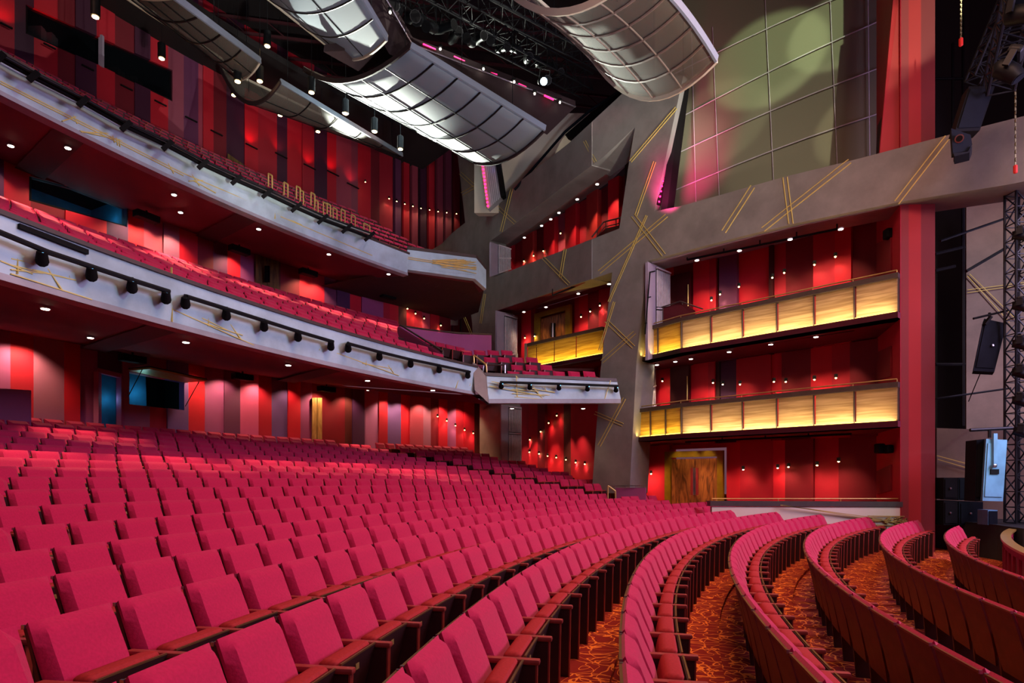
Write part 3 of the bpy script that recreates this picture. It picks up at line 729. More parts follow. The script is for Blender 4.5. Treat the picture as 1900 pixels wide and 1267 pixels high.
gp(g,[(903,385),(960,340),(1055,266),(1180,150),(1178,236),(1120,291),(1040,350),(954,416),(910,447)],M['plaster'])
gp(g,[(790,470),(820,452),(838,433),(863,413),(848,278),(884,278),(903,385),(910,447),(916,514),(922,576),(932,660),(936,740),(890,740),(880,700),(876,600),(870,548),(826,560),(824,600),(790,600)],M['plaster'])
gp(g,[(890,735),(936,735),(936,862),(890,862)],M['plaster'])
sw=g.obj('wall_screen'); struct(sw)
# incised double brass lines
TL=thing('brass_line_inlay','incised double gold lines crossing the grey plaster screen wall','inlay',P(1440,370,18))
def gl(a,b,c,d,gap=5,m='goldline',w=.021):
    mb=MB()
    n=max(1,int(abs(c-a)/60)+1)
    dx,dy=c-a,d-b; L=math.hypot(dx,dy); ox,oy=-dy/L*gap/2,dx/L*gap/2
    for s in (-1,1):
        pts=[(a+dx*i/n+ox*s,b+dy*i/n+oy*s) for i in range(n+1)]
        for p,q in zip(pts,pts[1:]):
            A=P(p[0],p[1],yG(p[0]))-N1*.012; B=P(q[0],q[1],yG(q[0]))-N1*.012; mb.bar(A,B,w,.03,M[m],up=N1)
    add(mb,'double_line',TL)
for l in ((1397,346,1343,430,8),(1577,299,1416,426,8),(1457,329,1468,415,8),(1758,255,1664,376,9),(1175,400,1232,473,7),(1237,400,1112,505,6),(1125,595,1176,644,6),(1178,617,1117,671,6),(1159,739,1112,827,5),(1104,766,1156,788,5),
  (1008,478,1056,527,5),(1049,462,1040,515,4),(854,321,956,414,5),(857,360,897,338,5),(930,430,950,350,4),(1085,262,1105,300,4),(1215,300,1180,400,4),(1255,200,1170,300,4),(1200,400,1130,560,3),(1140,560,1112,650,3),(850,560,875,620,3),(900,545,892,600,3)): gl(*l)
# ---- jambs with louvred panels
def jamb(label,quad,y0,y1,rot=0):
    """quad: (u0,v0t,v0b,u1,v1t,v1b) front edge / rear edge pixels, y0,y1 depths"""
    u0,t0,b0,u1,t1,b1=quad; t=thing('louvre_panel',label,'louvre',P(u0,b0,y0))
    A,B,C,D=P(u0,t0,y0),P(u1,t1,y1),P(u1,b1,y1),P(u0,b0,y0)
    mb=MB(); n=(B-A).cross(D-A).normalized()
    if n.y<0: n=-n
    mb.prism([A,B,C,D],n*.1,M['lav']); add(mb,'panel',t)
    f=lambda a,b:(A+(B-A)*a)*(1-b)+(D+(C-D)*a)*b
    mb=MB(); k=9
    for i in range(k):
        a=.36+.56*i/(k-1)
        for b0_,b1_ in ((.05,.45),(.49,.95)): mb.bar(f(a,b0_)-n*.05,f(a,b1_)-n*.05,.035,.05,M['louver'],up=n)
    for b in (.03,.47,.97): mb.bar(f(.33,b)-n*.07,f(.95,b)-n*.07,.05,.05,M['louver'],up=n)
    add(mb,'slats',t)
    mb=MB(); mb.prism([f(.34,.04)-n*.012,f(.95,.04)-n*.012,f(.95,.96)-n*.012,f(.34,.96)-n*.012],-n*.01,M['blackmetal']); add(mb,'backing',t); return t
jamb('tall louvred panel left of the top right box',(1202,486,668,1243,504,655),22.3,23.6)
jamb('louvred panel left of the lower right box',(1179,676,790,1216,682,752),23.3,24.6)
jamb('louvred panel beside the stalls doors',(1165,825,905,1197,829,905),24.0,25.2)
jamb('louvred panel left of the middle gold box',(922,576,740,960,587,740),29.9,31.2)
jamb('louvred panel at the left of the high opening',(911,449,513,948,462,500),30.3,31.6)
jamb('tall louvred panel behind the stalls side seats',(930,750,862,968,755,862),30.0,30.6)
# pipe ladders on the jambs
for i,(uv,lab) in enumerate([(((1206,505),(1213,505),(1208,640),(1200,600)),'beside the top right box'),(((1182,690),(1190,687),(1186,760),(1176,755)),'beside the lower right box')]):
    t=thing('pipe_bracket','black vertical pipe bracket %s'%lab,'bracket',P(*uv[2],23)); mb=MB()
    y=22.2 if i==0 else 23.1
    mb.tube([P(uv[0][0],uv[0][1],y),P(uv[3][0]-3,uv[3][1]+(20 if i==0 else -5),y)],.025,M['black'],6); add(mb,'pipe',t)
    mb=MB()
    for v in ((505,552,600) if i==0 else (690,722,753)):
        u=uv[0][0]-(v-uv[0][1])*.09; mb.tube([P(u,v,y),P(u+9,v-2,y+.5)],.025,M['black'],6)
    add(mb,'clamp_arm',t)
# ================================================================== BOXES ON THE RIGHT
def hz(v,y): return EZ+(VH-v)/F*y
xr,yr_=10.46,16.8
PF=[(10.46,16.8),(5.83,21.47),(4.62,23.3)]        # plan of the box fronts
CE=[None]
def box(name,label,zb,zt,npan,npan2,zfl,lab):
    t=thing(name,label,'balcony',(PF[1][0],PF[1][1],zb))
    def seg(i): return Vector((*PF[i],0)),Vector((*PF[i+1],0))
    pan=0
    slabm=MB(); rail=MB(); mull=MB()
    for i,n,mm in ((0,npan,'goldpanel'),(1,npan2,'goldpanel2')):
        A,B=seg(i); d=(B-A); nrm=Vector((-d.y,d.x,0)).normalized()
        if nrm.y<0: nrm=-nrm
        Z=lambda p,z:Vector((p.x,p.y,z))
        slabm.prism([Z(A,zb),Z(B,zb),Z(B,zb+.17),Z(A,zb+.17)],nrm*.5,M['rail'])
        rail.prism([Z(A,zt-.14),Z(B,zt-.14),Z(B,zt),Z(A,zt)],nrm*.25,M['rail'])
        for k in range(n):
            a=A+d*(k/n+.006); b=A+d*((k+1)/n-.006)
            mb=MB(); o=nrm*.1; mb.prism([Z(a,zb+.17)+o,Z(b,zb+.17)+o,Z(b,zt-.14)+o,Z(a,zt-.14)+o],nrm*.04,M[mm]); add(mb,'panel',t)
        for k in range(n+1):
            p=A+d*(k/n); mull.bar(Z(p,zb+.17)+nrm*.06,Z(p,zt-.14)+nrm*.06,.03,.06,M['rail'],up=nrm)
        m2=MB(); m2.bar(Z(A+d*.01,zb+.185)+nrm*.075,Z(B-d*.01,zb+.185)+nrm*.075,.02,.03,M['strip'],up=(0,0,1)); add(m2,'light_strip',t)
        L=d.length
        mid=(A+B)/2
        # the LED strip's light, washing up the panel
        lo=area(Z(mid,zb+.2)-nrm*.12,Z(mid,zb+.75)+nrm*.14,LEDW*L,(1,.74,.38) if i==0 else (1,.66,.16),L*.96,.06)
        dd=(Z(mid,zb+.75)+nrm*.14-(Z(mid,zb+.2)-nrm*.12)).normalized()
        xa=(d/L); ya=dd.cross(xa).normalized(); 
        lo.matrix_world=Matrix.Translation(lo.location)@Matrix((xa,ya,-dd)).transposed().to_4x4() if True else None
    add(slabm,'slab_edge',t); add(rail,'top_rail',t); add(mull,'mullion',t)
    mb=MB(); pts=[Vector((x,y,zb)) for x,y in PF]; 
    bk=[Vector((5.3,25.4,zb)),Vector((12.3,18.45,zb))]
    mb.prism([pts[0],pts[1],pts[2],bk[0],bk[1]],(0,0,.16),M['maroon']); add(mb,'floor_slab',t)
    mb=MB(); mb.tube([Vector((x+.05,y+.12,zt+.09)) for x,y in PF],.02,M['brass'],6)
    for k in range(7):
        A,B=seg(0); p=A+(B-A)*(k/6); mb.tube([(p.x+.05,p.y+.12,zt-.02),(p.x+.05,p.y+.12,zt+.09)],.012,M['brass'],6)
    add(mb,'brass_handrail',t); return t

box('box_tier','lower gold-panelled box tier on the right wall',EZ+1.47,EZ+2.69,6,3,0,'')
box('box_tier','upper gold-panelled box tier on the right wall',EZ+4.43,EZ+5.66,6,2,0,'')
# stalls level box parapet
t=thing('box_parapet','long pale parapet with gilt foliage at stalls level','parapet',P(1510,990,16.9))
ya,yb_=16.95,17.1
mb=MB(); mb.prism([P(1697,1010,ya),P(1321,1000,yb_),P(1321,940,yb_),P(1697,941,ya)],(0,.15,0),M['cream']); add(mb,'panel',t)
mb=MB(); mb.prism([P(1699,940.5,ya-.03),P(1318,939,yb_-.03),P(1318,929.5,yb_-.03),P(1699,931,ya-.03)],(0,.3,0),M['rail']); add(mb,'cap_rail',t)
mb=MB(); mb.tube([P(1672,925,ya+.2),P(1321,925,yb_+.2)],.015,M['brass'],6)
for u in (1672,1560,1444,1330): mb.tube([P(u,925,ya+.2),P(u,932,ya+.2)],.01,M['brass'],6)
add(mb,'brass_handrail',t)
mb=MB(); rnd=random.Random(9)
for l in ((1448,937,1640,963),(1452,937,1640,967),(1610,957,1697,958),(1618,962,1680,973),(1610,966,1697,968),(1500,972,1697,975)): mb.bar(P(l[0],l[1],ya-.02),P(l[2],l[3],ya-.02),.03,.02,M['brass'])
for i in range(30):
    u=1635+rnd.random()*50; v=962+rnd.random()*11; a=rnd.uniform(-.6,.6); mb.bar(P(u,v,ya-.03),P(u+9*math.cos(a),v+6*math.sin(a),ya-.03),.05,.02,M['brass'])
add(mb,'gilt_foliage',t)
# ---- back wall of boxes: striped, full height
def bstripes(mb,edges,zlo,zhi,holes=(),seed=2,base=0):
    rnd=random.Random(seed)
    for a,b,c in edges:
        off=rnd.choice([0,.08,.16])
        for (za,zb) in ([(zlo,zhi)] if not holes else holes):
            A=P(a,VH,yB(a)); B=P(b,VH,yB(b)); n=N1*off
            q=lambda p,z:Vector((p.x,p.y,z))-n
            mb.prism([q(A,za),q(B,za),q(B,zb),q(A,zb)],N1*(.35+off),smat(c))
t1=[(1190,1235,DRED),(1352,1395,RED),(1395,1440,RED2),(1440,1462,RED),(1462,1512,DRED),(1512,1558,RED2),(1558,1582,DRED),(1582,1640,DRED)]
mb=MB()
z1,z2,z3=EZ+1.4,EZ+4.4,EZ+8.3
bstripes(mb,[(1190,1204,DRED),(1204,1246,RED),(1350,1375,RED),(1375,1438,RED2),(1438,1460,RED),(1460,1512,DRED),(1512,1556,RED2),(1556,1650,DRED)],EZ-1.9,z1,seed=11)
A=P(1246,VH,yB(1246)); B=P(1350,VH,yB(1350))
mb.prism([Vector((A.x,A.y,hz(832,23.9))),Vector((B.x,B.y,hz(832,23.9))),Vector((B.x,B.y,z1)),Vector((A.x,A.y,z1))],N1*.3,smat(RED))
bstripes(mb,[(1200,1226,RED2),(1226,1252,RED),(1252,1286,DRED),(1286,1318,RED),(1318,1330,RED2),(1330,1337,(50,8,16)),(1337,1368,DPUR),(1368,1432,RED2),(1432,1452,RED),(1452,1506,DRED),(1506,1545,RED),(1545,1580,RED2),(1580,1650,DRED)],z1,z2,seed=12)
bstripes(mb,[(1200,1252,RED),(1252,1290,DRED),(1290,1320,RED),(1320,1332,RED2),(1332,1338,(60,8,16)),(1338,1371,PLUM),(1371,1430,RED),(1430,1437,(60,8,16)),(1437,1458,RED2),(1458,1512,DRED),(1512,1552,RED2),(1552,1582,RED),(1582,1605,DRED),(1605,1650,DRED)],z2,z3+.4,seed=13)
struct(mb.obj('wall_right_boxes'))
# alcove ceiling
mb=MB(); zc=lambda u:None
c1=[P(u,v+1.5,yG(u))+N1*.2 for u,v in ((1203,484),(1370,440),(1477,414),(1660,376),(1728,362))]
c2=[P(1240,497,24.4),P(1372,471,22.45),P(1480,444,21.0),P(1620,410,19.4),P(1740,372,18.3)]
for i in range(4): mb.prism([c1[i],c1[i+1],c2[i+1],c2[i]],(0,0,.05),M['lav'])
struct(mb.obj('ceiling_box_alcove'))
# return wall and pilaster
mb=MB()
def vwall(mb,a,b,z0,z1,m,th=.3,nrm=None):
    A=Vector((*a,0));B=Vector((*b,0)); d=(B-A).normalized(); n=nrm or Vector((-d.y,d.x,0)); 
    if n.y<0 and not nrm: n=-n
    mb.prism([(A.x,A.y,z0),(B.x,B.y,z0),(B.x,B.y,z1),(A.x,A.y,z1)],n*th,m)
zt=EZ+22
vwall(mb,(11.35,19.3),(10.62,16.95),-.1,zt,smat(RED2),.3,Vector((1,.05,0)))
struct(mb.obj('wall_return_right'))
mb=MB()
us=[1672,1686,1709,1735]; cs=[(124,34,38),(152,28,30),(108,26,32)]
pl=lambda u:(lambda y:((u-950)/F*y,y))(line_y(u,(10.62,16.95),(.94,-.34)))
for a,b,c in zip(us,us[1:],cs): vwall(mb,pl(a),pl(b),-.1,zt,smat(c),.5)
struct(mb.obj('wall_pilaster_right'))
for v0,v1,lab in ((446,504,'upper'),(648,700,'middle'),(868,912,'lower')):
    mb=MB(); f=lambda u:line_y(u,(11.35,19.3),(-.73,-2.35))
    mb.prism([P(1629,v0+6,f(1629)),P(1655,v0-6,f(1655)),P(1655,v1-2,f(1655)),P(1629,v1+5,f(1629))],(-.05,-.01,0),smat((120,24,40)))
    tag(mb.obj('acoustic_absorber'),'dark red square absorber on the side wall, %s of three'%lab,'panel')
# balcony ledge speakers on return wall
for (u,v,lab) in ((1648,434,'small dark loudspeaker high on the return wall'),(1632,832,'pair of dark lamps on the return wall above the stalls box')):
    t=thing('wall_speaker',lab,'speaker',P(u,v,18.0)); mb=MB(); mb.rbox(*P(u,v,17.8),.2,.25,.28,.04,2,M['black']); 
    if v>800: mb.rbox(*P(u+16,v+1,17.6),.2,.25,.24,.05,2,M['black'])
    add(mb,'cabinet',t); mb=MB(); mb.bar(P(u,v,17.8),P(u+4,v,18.4),.05,.05,M['blackmetal']); add(mb,'bracket',t)
# double doors with gold frame
def bigdoor(label,u0,u1,vt0,vt1,vb,yf,frame,gm,wm,vis,pl_off=.12,nn=N1):
    t=thing('double_door',label,'door',P((u0+u1)/2,vb,yf((u0+u1)/2)))
    G=lambda u,v,o=0:P(u,v,yf(u))-nn*(pl_off+o)
    vt=lambda u:vt0+(vt1-vt0)*(u-u0)/(u1-u0)
    mb=MB(); a,b=u0-frame,u1+frame
    mb.prism([G(a,vb),G(u0,vb),G(u0,vt(u0)),G(a,vt(a)-frame)],-nn*.12,gm)
    mb.prism([G(u1,vb),G(b,vb),G(b,vt(b)-frame),G(u1,vt(u1))],-nn*.12,gm)
    mb.prism([G(u0,vt(u0)),G(u1,vt(u1)),G(b,vt(b)-frame),G(a,vt(a)-frame)],-nn*.12,gm); add(mb,'door_frame',t)
    um=(u0+u1)/2
    for (p,q) in ((u0,um),(um,u1)):
        mb=MB(); mb.prism([G(p+.5,vb),G(q-.5,vb),G(q-.5,vt(q)+3),G(p+.5,vt(p)+3)],-nn*.05,wm); leaf=add(mb,'door_leaf',t)
        s=-1 if q==um else 1; k=(u1-u0)/83
        x0,x1=sorted((um+s*2.2*k,um+s*7*k)); mb=MB(); mb.prism([G(x0,vis[1],.052),G(x1,vis[1],.052),G(x1,vis[0],.052),G(x0,vis[0],.052)],-nn*.01,smat((150,40,50)) if vis[2] else M['black']); mb.obj('vision_panel',leaf)
        mb=MB(); mb.bar(G(um+s*1.3*k,vis[0],.08),G(um+s*1.3*k,vis[1],.08),.03,.03,M['chrome']); mb.obj('pull_handle',leaf)
bigdoor('walnut double doors in a broad gold frame at stalls level',1250,1336,849,847,940,yB,11,M['gold'],M['doorwood'],(868,918,True))
yD=lambda u:line_y(u,(5.1,25.7),(-.62,.78))
bigdoor('lit wooden double doors in a gold frame inside the middle box',1007,1056,590,577,645,yD,9,M['gold'],M['doorwood'],(600,626,False),.1,N2)
t=thing('box_door','dark red door with a tall brass pull in the upper box','door',P(1270,570,yB(1270))); mb=MB(); G=lambda u,v,o=.3:P(u,v,yB(u))-N1*o
mb.prism([G(1252,516),G(1288,507),G(1288,580),G(1252,580)],-N1*.04,smat((70,12,20))); add(mb,'door_leaf',t); mb=MB(); mb.bar(G(1286.5,532,.4),G(1286.5,572,.4),.03,.03,M['brass']); add(mb,'pull_handle',t)
t=thing('box_door','dark red door with a tall brass pull in the lower box','door',P(1270,748,yB(1270))); mb=MB()
mb.prism([G(1252,684),G(1286,680),G(1286,760),G(1252,760)],-N1*.04,smat((70,12,20))); add(mb,'door_leaf',t); mb=MB(); mb.bar(G(1285,700,.4),G(1285,745,.4),.03,.03,M['brass']); add(mb,'pull_handle',t)
# box low inner parapet and rail (upper box, left)
t=thing('box_guard','dark red guard panel with handrail at the left of the upper box','railing',P(1240,600,23.4)); mb=MB()
mb.prism([P(1200,610,23.4),P(1200,577,23.4),P(1262,563,22.6),P(1290,576,22.2),P(1290,590,22.2)],(.05,.2,0),smat((80,14,24))); add(mb,'panel',t)
mb=MB(); mb.tube([P(1206,577,23.3),P(1262,559,22.5),P(1304,573,22.0)],.025,M['rail'],6)
for u,v in ((1230,571),(1266,562)): mb.tube([P(u,v,22.8),P(u,v+26,22.8)],.02,M['rail'],6)
add(mb,'handrail',t)
# ceiling light bars over the boxes
for lab,pts,hang in (('long black light bar hung under the header above the upper box',[(1275,482),(1553,425)],[(1275,470),(1343,455),(1410,437),(1478,424),(1553,409)]),
  ('black light bar under the upper box slab',[(1240,663),(1585,612)],[(1268,657),(1415,636),(1497,623)]),('black light bar under the lower box slab',[(1272,820),(1580,805)],[(1340,817),(1420,812),(1500,808)]),
  ('black light bar over the middle gold box',[(1025,548),(1128,507)],[(1025,546),(1060,530)])):
    yy=lambda u:(yG(u)+.7) if u>1130 else 25.5
    t=thing('light_bar',lab,'lighting bar',P(*pts[0],yy(pts[0][0]))); mb=MB(); mb.tube([P(u,v,yy(u)) for u,v in pts],.035,M['black'],6); add(mb,'pipe',t)
    mb=MB()
    for u,v in hang:
        vv=pts[0][1]+(pts[1][1]-pts[0][1])*(u-pts[0][0])/(pts[1][0]-pts[0][0]); mb.bar(P(u,vv,yy(u)),P(u,vv-12,yy(u)),.035,.035,M['black'])
    add(mb,'hanger',t)
# ================================================================== LEFT OPENINGS IN THE SCREEN WALL
# middle gold box
t=thing('box_tier','middle gold-panelled box seen between two grey pillars','balcony',P(1060,670,26))
fa,fb=Vector((3.62,24.9,0)),Vector((.62,28.0,0)); zb_,zt_=EZ+4.97,EZ+6.2
d=fb-fa; nr=Vector((.72,.69,0)); Z=lambda p,z:Vector((p.x,p.y,z))
uu=[1.0-.0,.87,.62,.335,0]
for a,b in zip(uu[1:],uu):
    mb=MB(); mb.prism([Z(fa+d*(a+.008),zb_+.15)+nr*.1,Z(fa+d*(b-.008),zb_+.15)+nr*.1,Z(fa+d*(b-.008),zt_-.14)+nr*.1,Z(fa+d*(a+.008),zt_-.14)+nr*.1],nr*.04,M['goldpanel2']); add(mb,'panel',t)
mb=MB(); mb.prism([Z(fa,zb_-.05),Z(fb,zb_-.05),Z(fb,zb_+.15),Z(fa,zb_+.15)],nr*.5,M['rail']); add(mb,'slab_edge',t)
mb=MB(); mb.prism([Z(fa,zt_-.14),Z(fb,zt_-.14),Z(fb,zt_),Z(fa,zt_)],nr*.25,M['rail']); mb.bar(Z(fb,zb_),Z(fb,zt_),.12,.12,M['rail']); add(mb,'top_rail',t)
mb=MB(); mb.bar(Z(fa,zb_+.165)+nr*.06,Z(fb,zb_+.165)+nr*.06,.02,.03,M['strip']); add(mb,'light_strip',t)
dd=(nr*.26+Vector((0,0,.55))).normalized(); lo=area(Z((fa+fb)/2,zb_+.18)-nr*.12,(0,0,0),LEDW*d.length,(1,.66,.12),d.length*.95,.06); xa=d.normalized(); ya_=dd.cross(xa).normalized()
lo.matrix_world=Matrix.Translation(lo.location)@Matrix((xa,ya_,-dd)).transposed().to_4x4()
mb=MB(); mb.prism([Z(fa,zb_),Z(fb,zb_),Vector((2.2,31,zb_)),Vector((6,27,zb_))],(0,0,.1),M['maroon']); add(mb,'floor_slab',t)
# back walls, ceilings of openings
def ustripes(name,edges,yf,vt,vb,nn):
    mb=MB(); rnd=random.Random(6)
    for a,b,c in edges:
        o=nn*rnd.choice([0,.15]); mb.prism([P(a,vb(a),yf(a))-o,P(b,vb(b),yf(b))-o,P(b,vt(b),yf(b))-o,P(a,vt(a),yf(a))-o],nn*.3,smat(c))
    return struct(mb.obj(name))
ustripes('wall_middle_box',[(950,972,RED2),(972,990,RED),(990,998,DRED),(998,1066,DRED),(1066,1074,RED2),(1074,1096,RED),(1096,1116,DRED),(1116,1150,RED2)],yD,lambda u:585-(u-955)*.29,lambda u:745,N2)
mb=MB(); mb.prism([P(922,577,yG(922)),P(1098,519,24.3),P(1136,505,23.6),P(1150,528,yD(1150)),P(955,585,yD(955))],(0,0,.15),M['maroon']); struct(mb.obj('ceiling_middle_box'))
yT=lambda u:line_y(u,(5.6,27.2),(-.52,.854))
ed=[];u=936
for i in range(12):
    ed.append((u,u+20,[RED,RED2,(190,50,50),DRED,RED,ROSE][i%6])); u+=20
def vtop(u): 
    base=462-(u-940)*.50-max(0,(u-1040))*.12; return base
mb=MB(); rnd=random.Random(3)
for a,b,c in ed:
    o=N2*(.0 if (a//20)%2 else .25); v=vtop(b)
    mb.prism([P(a,540,yT(a))-o,P(b,540,yT(b))-o,P(b,v-12,yT(b))-o,P(a,v-2,yT(a))-o],N2*.3,smat(c))
struct(mb.obj('wall_high_opening'))
lip=[(910,447),(954,416),(1040,350),(1120,291),(1178,236)]; bk_=[(938,466),(985,434),(1060,385),(1130,338),(1180,290)]
mb=MB(); mb.grid([[P(u,v,yG(u)) for u,v in lip],[P(u,v,yT(u)) for u,v in bk_]],M['plaster']); struct(mb.obj('ceiling_high_opening'))
t=thing('balustrade','dark handrail at the right end of the high opening','railing',P(1120,440,25)); mb=MB(); mb.tube([P(1098,440,25.6),P(1120,412,25.4),P(1158,402,24.6)],.03,M['rail'],6); mb.tube([P(1102,447,25.6),P(1122,421,25.4),P(1158,412,24.6)],.02,M['rail'],6)
for u,v in ((1108,429),(1124,412),(1143,406)): mb.tube([P(u,v,25.3),P(u,v+22,25.3)],.02,M['rail'],6)
add(mb,'handrail',t); mb=MB(); mb.prism([P(1100,447,25.7),P(1123,424,25.5),P(1160,415,24.7),P(1160,450,24.7),P(1100,455,25.7)],(.03,.05,0),smat((84,14,22))); add(mb,'panel',t)
# stalls-level striped wall beside the side seats
yW=lambda u:line_y(u,(4.6,25.6),(-.44,.90))
ustripes('wall_side_stalls',[(962,985,RED2),(985,1002,RED),(1002,1016,DRED),(1016,1030,RED),(1030,1046,RED),(1046,1064,BRN),(1064,1120,RED2)],yW,lambda u:745,lambda u:915,N2)
# purple parapet and side section of mezzanine
mb=MB()
pp=[(741,606),(790,613),(850,620),(912,622)]
for a,b in zip(pp,pp[1:]):
    R=41.1; A=cylP(a[0],a[1],R);B=cylP(b[0],b[1],R); mb.prism([A,B,Vector((B.x,B.y,EZ+4.4)),Vector((A.x,A.y,EZ+4.4))],(-.1,.12,0),M['purple'])
A=cylP(741,606,41.1); B=cylP(822,656,38.3); mb.prism([A,Vector((A.x,A.y,EZ+4)),Vector((B.x,B.y,EZ+4)),B],(-.08,.05,0),M['purple'])
t=tag(mb.obj('parapet'),'mauve curved parapet beside the mezzanine side seats','parapet')
mb=MB(); mb.tube([cylP(a,b-2,41.1) for a,b in pp],.035,M['rail'],6); mb.tube([cylP(743,603,41.0),cylP(822,652,38.3),cylP(822,660,38.3)],.035,M['rail'],6); mb.obj('handrail',t)
mb=MB(); z=MZ[3][1]; mb.face([cylP(741,VH-(z-EZ)*F/cyl_y(741,41),41),cylP(912,VH-(z-EZ)*F/cyl_y(912,41),41),P(905,VH-(z-EZ)*F/33,33),cylP(741,VH-(z-EZ)*F/cyl_y(741,46),46)],M['darkfloor']); struct(mb.obj('floor_mezzanine_side'))
# purple low wall at the orchestra side aisle
t=thing('low_wall','small mauve low wall behind three stalls seats near the walnut doors','wall',P(1165,925,21)); mb=MB(); mb.prism([P(1142,950,21.2),P(1198,950,20.6),P(1198,905,20.6),P(1142,905,21.2)],(.05,.15,0),M['purple']); add(mb,'panel',t)
mb=MB(); mb.tube([P(1130,901,21.1),P(1198,901,20.6)],.015,M['chrome'],6); [mb.tube([P(u,901,21),P(u,906,21)],.015,M['chrome'],6) for u in (1142,1160,1180,1196)]; add(mb,'handrail',t)
def hrail(label,pts,yy,m='brass'):
    t=thing('handrail',label,'handrail',P(pts[0][0],pts[0][1],yy)); mb=MB(); mb.tube([P(u,v,yy) for u,v in pts[1:-1]],.03,M[m],6); add(mb,'rail',t)
    mb=MB(); mb.tube([P(*pts[0],yy),P(*pts[1],yy)],.025,M[m],6); mb.tube([P(*pts[-2],yy),P(*pts[-1],yy)],.025,M[m],6); add(mb,'post',t)
hrail('brass handrail at the aisle beside the small mauve low wall',[(1128,925),(1128,901),(1142,911),(1142,925)],20.6)
hrail('brass stair handrail in front of the dark purple wall panel',[(645,822),(644,785),(671,801),(672,830)],29)
hrail('thin stair handrail in front of the pale wood door',[(579,800),(580,782),(603,796),(604,818)],28.5,'edge')
hrail('brass handrail on the side platform stair',[(880,682),(879,659),(902,676),(903,690)],21.4)
hrail('steel guard rail at the side platform corner',[(896,690),(897,677),(937,677),(937,692)],21.5,'chrome')
for i,(u,v) in enumerate(((498,322),(527,338),(550,345),(556,352),(577,357),(583,370),(600,375),(606,377),(618,385),(633,388),(652,398))):
    v0=v; hrail('narrow brass aisle rail in the upper balcony, %s from the left'%nth(i+1),[(u,v0+24),(u,v0),(u+7,v0+4),(u+7,v0+28)],cyl_y(u,43.4))
hrail('low brass rail at the near end of the upper balcony seats',[(675,437),(675,414),(686,420),(686,442)],cyl_y(680,42.6))
# ================================================================== STAGE SIDE
M['black2']=mat('drape_black',(10,10,12),.95)
mb=MB(); zs=.86
ap=[(12.15,17.9),(11.98,15.3),(11.7,14.2),(12.3,12),(13.5,8),(14.3,3),(14.5,-4)]
for a,b in zip(ap,ap[1:]): vwall(mb,a,b,-.1,zs,M['apron'],.2,Vector((1,.2,0)))
struct(mb.obj('wall_stage_apron'))
mb=MB(); mb.prism([(x,y,zs-.0) for x,y in ap]+[(34,-4,zs),(34,30,zs),(12.15,30,zs)],(0,0,.05),M['stage']); struct(mb.obj('floor_stage'))
# black masking and beige side wall
mb=MB(); vwall(mb,(12.1,19.5),(16.6,22.5),zs,EZ+22,M['black2'],.1); vwall(mb,(16.6,22.5),(34,30),zs,EZ+22,M['black2'],.1); struct(mb.obj('wall_stage_masking'))
mb=MB(); f=lambda u,y=19.6:line_y(u,(14.5,19.8),(.86,-.5))
mb.prism([P(1793,808,f(1793)),P(1890,812,f(1890)),P(1960,820,f(1960)),P(1960,330,f(1960)),P(1893,352,f(1893)),P(1793,362,f(1793))],(.1,.2,0),M['warmwall'])
mb.prism([P(1738,975,19.0),P(1905,985,17.3),P(1905,800,17.3),P(1738,794,19.0)],(.1,.3,0),M['warmwall'])
struct(mb.obj('wall_stage_side'))
t=thing('brass_line_inlay','thin gold lines on the beige wall beside the stage','inlay',P(1800,600,17.2))
for l in ((1795,512,1873,598),(1799,508,1893,600),(1795,543,1900,528),(1795,538,1900,524)): mb=MB(); mb.bar(P(l[0],l[1],f(l[0])-.05),P(l[2],l[3],f(l[2])-.05),.018,.02,M['goldline']); add(mb,'gold_line',t)
for l in ((1738,845,1812,865),(1740,852,1812,873)): mb=MB(); mb.bar(P(l[0],l[1],18.9),P(l[2],l[3],18.15),.018,.02,M['goldline']); add(mb,'gold_line',t)
# vertical pipes and rods
def rods(label,segs,y,r=.03,m='black'):
    t=thing('scaffold_pipe',label,'pipe',P(segs[0][0],segs[0][1],y)); 
    for s in segs: mb=MB(); mb.tube([P(s[0],s[1],y),P(s[2],s[3],y)],r,M[m],6); add(mb,'tube',t)
rods('black upright pipe with cross rods at the stage opening',[(1787,385,1787,790),(1735,471,1790,458),(1735,502,1772,494),(1735,676,1790,676)],17.6,.045)
rods('dark slanting rod from the upright to the truss, top one',[(1745,447,1875,402)],17.2,.035,'blackmetal')
rods('dark slanting rod from the upright to the truss, middle one',[(1793,503,1870,458)],17.2,.045,'blackmetal')
rods('long dark rod crossing low in front of the beige wall',[(1735,740,1875,720)],17.2,.03,'blackmetal')
rods('dark upright pipe grid high behind the red pilaster',[(1787,30,1787,250),(1768,80,1768,240),(1735,146,1800,146)],19.5,.04)
def truss(name,label,a,b,w,n,lights=(),m='blackmetal',r=.03):
    t=thing(name,label,'truss',a); a=Vector(a);b=Vector(b); d=(b-a).normalized(); up=Vector((0,0,1)) if abs(d.z)<.9 else Vector((0,1,0)); x=d.cross(up).normalized()*w/2; z=x.cross(d).normalized()*w/2
    mb=MB(); cs=[x+z,x-z,-x-z,-x+z]
    for c in cs: mb.tube([a+c,b+c],r,M[m],6)
    add(mb,'chord',t); mb=MB()
    for i in range(n):
        p=a+(b-a)*i/n; q=a+(b-a)*(i+1)/n
        for k in range(4):
            c0,c1=cs[k],cs[(k+1)%4]; (c0,c1)=(c0,c1) if i%2 else (c1,c0); mb.bar(p+c0,q+c1,r*.8,r*.8,M[m])
            mb.bar(p+cs[k],p+cs[(k+1)%4],r*.7,r*.7,M[m])
    add(mb,'brace',t); return t
truss('truss_tower','black vertical lattice truss tower at the right edge of stage',P(1888,970,15.6),P(1888,330,15.6),.36,22)
